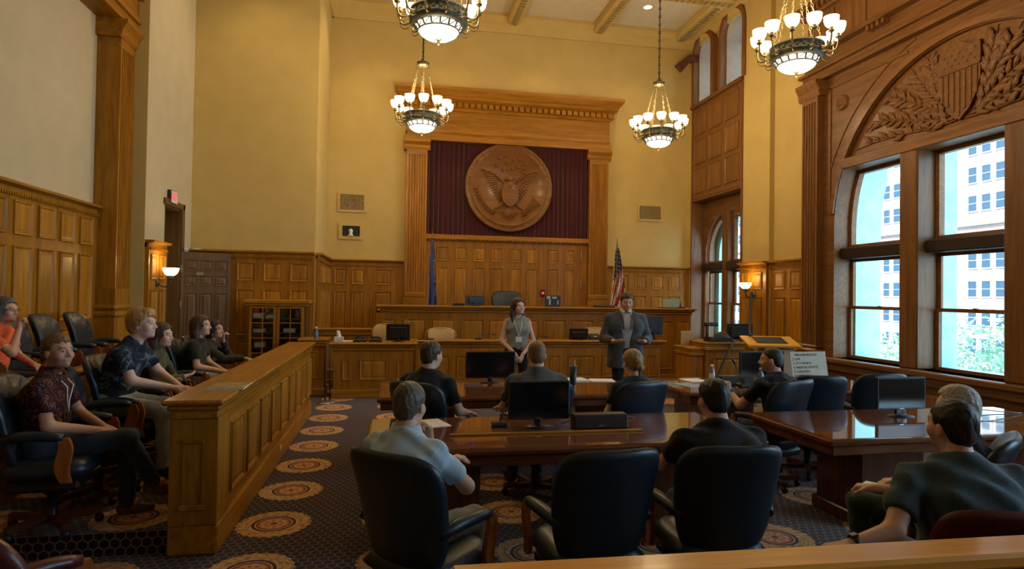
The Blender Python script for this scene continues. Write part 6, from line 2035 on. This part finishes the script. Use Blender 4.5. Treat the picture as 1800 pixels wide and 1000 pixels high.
person('standing person in a grey suit jacket gesturing with open palms', (3.12, 8.05, 0), R_(170), standJ(elL=(-.29, .0, 1.14), elR=(.29, .0, 1.14), wrL=(-.20, .24, 1.12), wrR=(.20, .24, 1.12), shw=.20),
       look=(-4, -12), sc=1.035, skin=SK3, hair='short', haircol=(.040, .026, .018), shirt=patt('checked_shirt', [(.34, .34, .36), (.42, .41, .42), (.30, .29, .30), (.45, .44, .45)], 60), sleeve='none', jacket=cloth('charcoal_wool', (.062, .068, .072), .8), pants=cloth('dark_trousers', (.018, .018, .022)), shoes=shoe_d, collar=cloth('blue_white_collar', (.45, .50, .58)),
       hands=(.28, .28), hn=((.2, -.1, 1), (-.2, -.1, 1)), hd=((.55, .75, .05), (-.55, .75, .05)), build=1.05, fine=.005, spread=(.5, .5))
# middle row of tables
person('person in a black tee and grey shorts at the far left table', (.32, 5.45, 0), R_(-34), sitJ(elR=(.27, .06, .74), wrR=(.24, .30, .68), chest=(0, -.08, 0.885), neck=(0, -.02, 1.045), pelvis=(0, -.08, .58)), look=(12, -4), sc=1.005, skin=SK2, hair='short', haircol=(.075, .045, .024), shirt=black_c, pants=cloth('grey_shorts', (.24, .24, .23)), shorts=True, shoes=shoe_d, build=1.05, fine=.0065)
person('person in a grey polo seen from behind at the far left table', (1.26, 5.40, 0), R_(2), sitJ(chest=(0, -.10, 0.875), neck=(0, -.05, 1.035), elL=(-.27, .06, .74), wrL=(-.25, .28, .70)), look=(6, -2), sc=1.02, skin=SK2, hair='buzz', haircol=(.20, .10, .045), shirt=cloth('grey_polo', (.075, .078, .078)), collar=cloth('grey_polo_collar', (.065, .068, .068)), pants=jeans_d, shoes=shoe_d, build=1.10, fine=.0065)
r, q = person('person in a navy tee seen from behind at the far left table', (2.13, 5.34, 0), R_(12), sitJ(chest=(0, -.10, 0.865), neck=(0, -.06, 1.015), shw=.175), look=(2, -8), sc=.98, skin=SK4, hair='pony', haircol=(.33, .22, .095), shirt=navy_c, pants=cloth('print_trousers', (.10, .11, .10)), shoes=shoe_d, build=1.02, fine=.0065)
b = MB(); b.at(tuple(q['H'](0, -.122, .008))); b.lathe([(.022, -.008), (.030, -.008), (.032, 0), (.030, .008), (.022, .008)], 14); b.at(); b.build('hair_tie', M['gold'], r)
r, q = person('person in a black tee raising one watch-clad wrist at the far right table', (3.52, 5.28, 0), R_(14), sitJ(elL=(-.27, .16, .76), wrL=(-.22, .36, .87), elR=(.26, .1, .74), wrR=(.1, .32, .78), chest=(0, -.08, 0.875), neck=(0, -.02, 1.035)), look=(-42, -2), sc=.98, skin=SK1, hair='buzz', haircol=(.030, .022, .018), shirt=black_c, pants=jeans_d, shoes=shoe_b, build=1.05, fine=.006, beard=(.06, .045, .035), hd=((.2, .5, .7), None), hands=(.9, .5), hn=((.3, .8, -.4), (0, 0, -1)))
def watch(r, w, e):
    w, e = V3(*w), V3(*e)
    d = (e - w) / np.linalg.norm(e - w)
    c = w + d * .035
    Mx = Matrix.Translation(tuple(c)) @ Vector(tuple(d)).to_track_quat('Z', 'Y').to_matrix().to_4x4()
    b = MB(); b.M = Mx; b.lathe([(.030, -.012), (.034, -.011), (.034, .011), (.030, .012)], 16); b.box(-.016, .030, -.018, .016, .042, .018, .004)
    b.build('watch', M['black'], r)
watch(r, (-.22, .36, .87), (-.27, .16, .76))
# near row
person('person in a pale blue short-sleeved shirt with hand at chin', (.12, 3.20, 0), R_(-40), sitJ(chest=(-.05, -.02, 0.865), neck=(-.10, .05, 1.015), pelvis=(0, -.06, .57), elR=(.18, .22, .76), wrR=(-.06, .22, .96), elL=(-.25, .14, .76), wrL=(-.03, .30, .84), knR=(.12, .40, .53)), look=(-10, -4), sc=.985, skin=SK1, hair='short', haircol=(.105, .088, .070), shirt=cloth('pale_blue_oxford', (.42, .56, .68), .85, .05), collar=cloth('pale_blue_collar', (.44, .58, .70), .85, .05), pants=khaki, shoes=shoe_d, hands=(.6, 1.0), hd=(None, (-.1, -.1, 1)), hn=((0, 0, -1), (-.5, -.8, 0)), build=1.04, fine=.006, hem=-.02)
person('person in a black tee seen from behind at the near table', (1.83, 3.24, 0), R_(-2), sitJ(chest=(0, -.04, 0.865), neck=(0, .03, 1.025), pelvis=(0, -.08, .57), elL=(-.28, .16, .80), wrL=(-.10, .36, .80), elR=(.29, .16, .80), wrR=(.10, .36, .80)), look=(-6, -6), sc=.98, skin=SK3, hair='short', haircol=BLACK, shirt=black_c, pants=jeans_d, shoes=shoe_d, build=1.15, fine=.006)
person('seated person in black and dark green trousers behind the teal tee', (3.08, 3.06, 0), R_(34), sitJ(elL=(-.24, .02, .72), wrL=(-.26, .27, .70), elR=(.25, .0, .72), wrR=(.12, .22, .68), knL=(-.10, .40, .55), shw=.17), look=(-8, -2), sc=.965, skin=SK2, hair='lob', haircol=(.36, .33, .28), shirt=black_c, pants=cloth('dark_green_trousers', (.035, .048, .045)), shoes=shoe_d, fine=.007, hands=(1.0, .6))
r, q = person('person in a teal-grey tee at the right with arm stretched out', (2.50, 2.37, 0), R_(-12), sitJ(chest=(0, -.06, 0.855), neck=(0, .0, 1.030), pelvis=(0, -.08, .57), elL=(-.38, -.15, .78), wrL=(-.60, -.20, .735), elR=(.30, .04, .74), wrR=(.15, .26, .68), shw=.20), look=(-16, 2), sc=.99, skin=SK1, hair='short', haircol=(.016, .014, .014), shirt=cloth('teal_grey_tee', (.046, .076, .094)), pants=jeans_d, shoes=shoe_d, build=1.13, fine=.0055, beard=(.05, .04, .035), hd=((-.95, -.2, -.1), None))
watch(r, (-.60, -.20, .735), (-.38, -.15, .78))
person('person in a dark top at the right edge, only an elbow in view', (3.78, 2.92, 0), R_(20), sitJ(elL=(-.34, .06, .76), wrL=(-.16, .26, .70)), look=(0, 0), skin=SK1, haircol=DBROWN, shirt=black_c, pants=jeans_d, shoes=shoe_d, fine=.009)
sheet(2.93, 3.30, .615, .6, .16, .22, 'white paper pad on the lap of the person behind the teal tee')
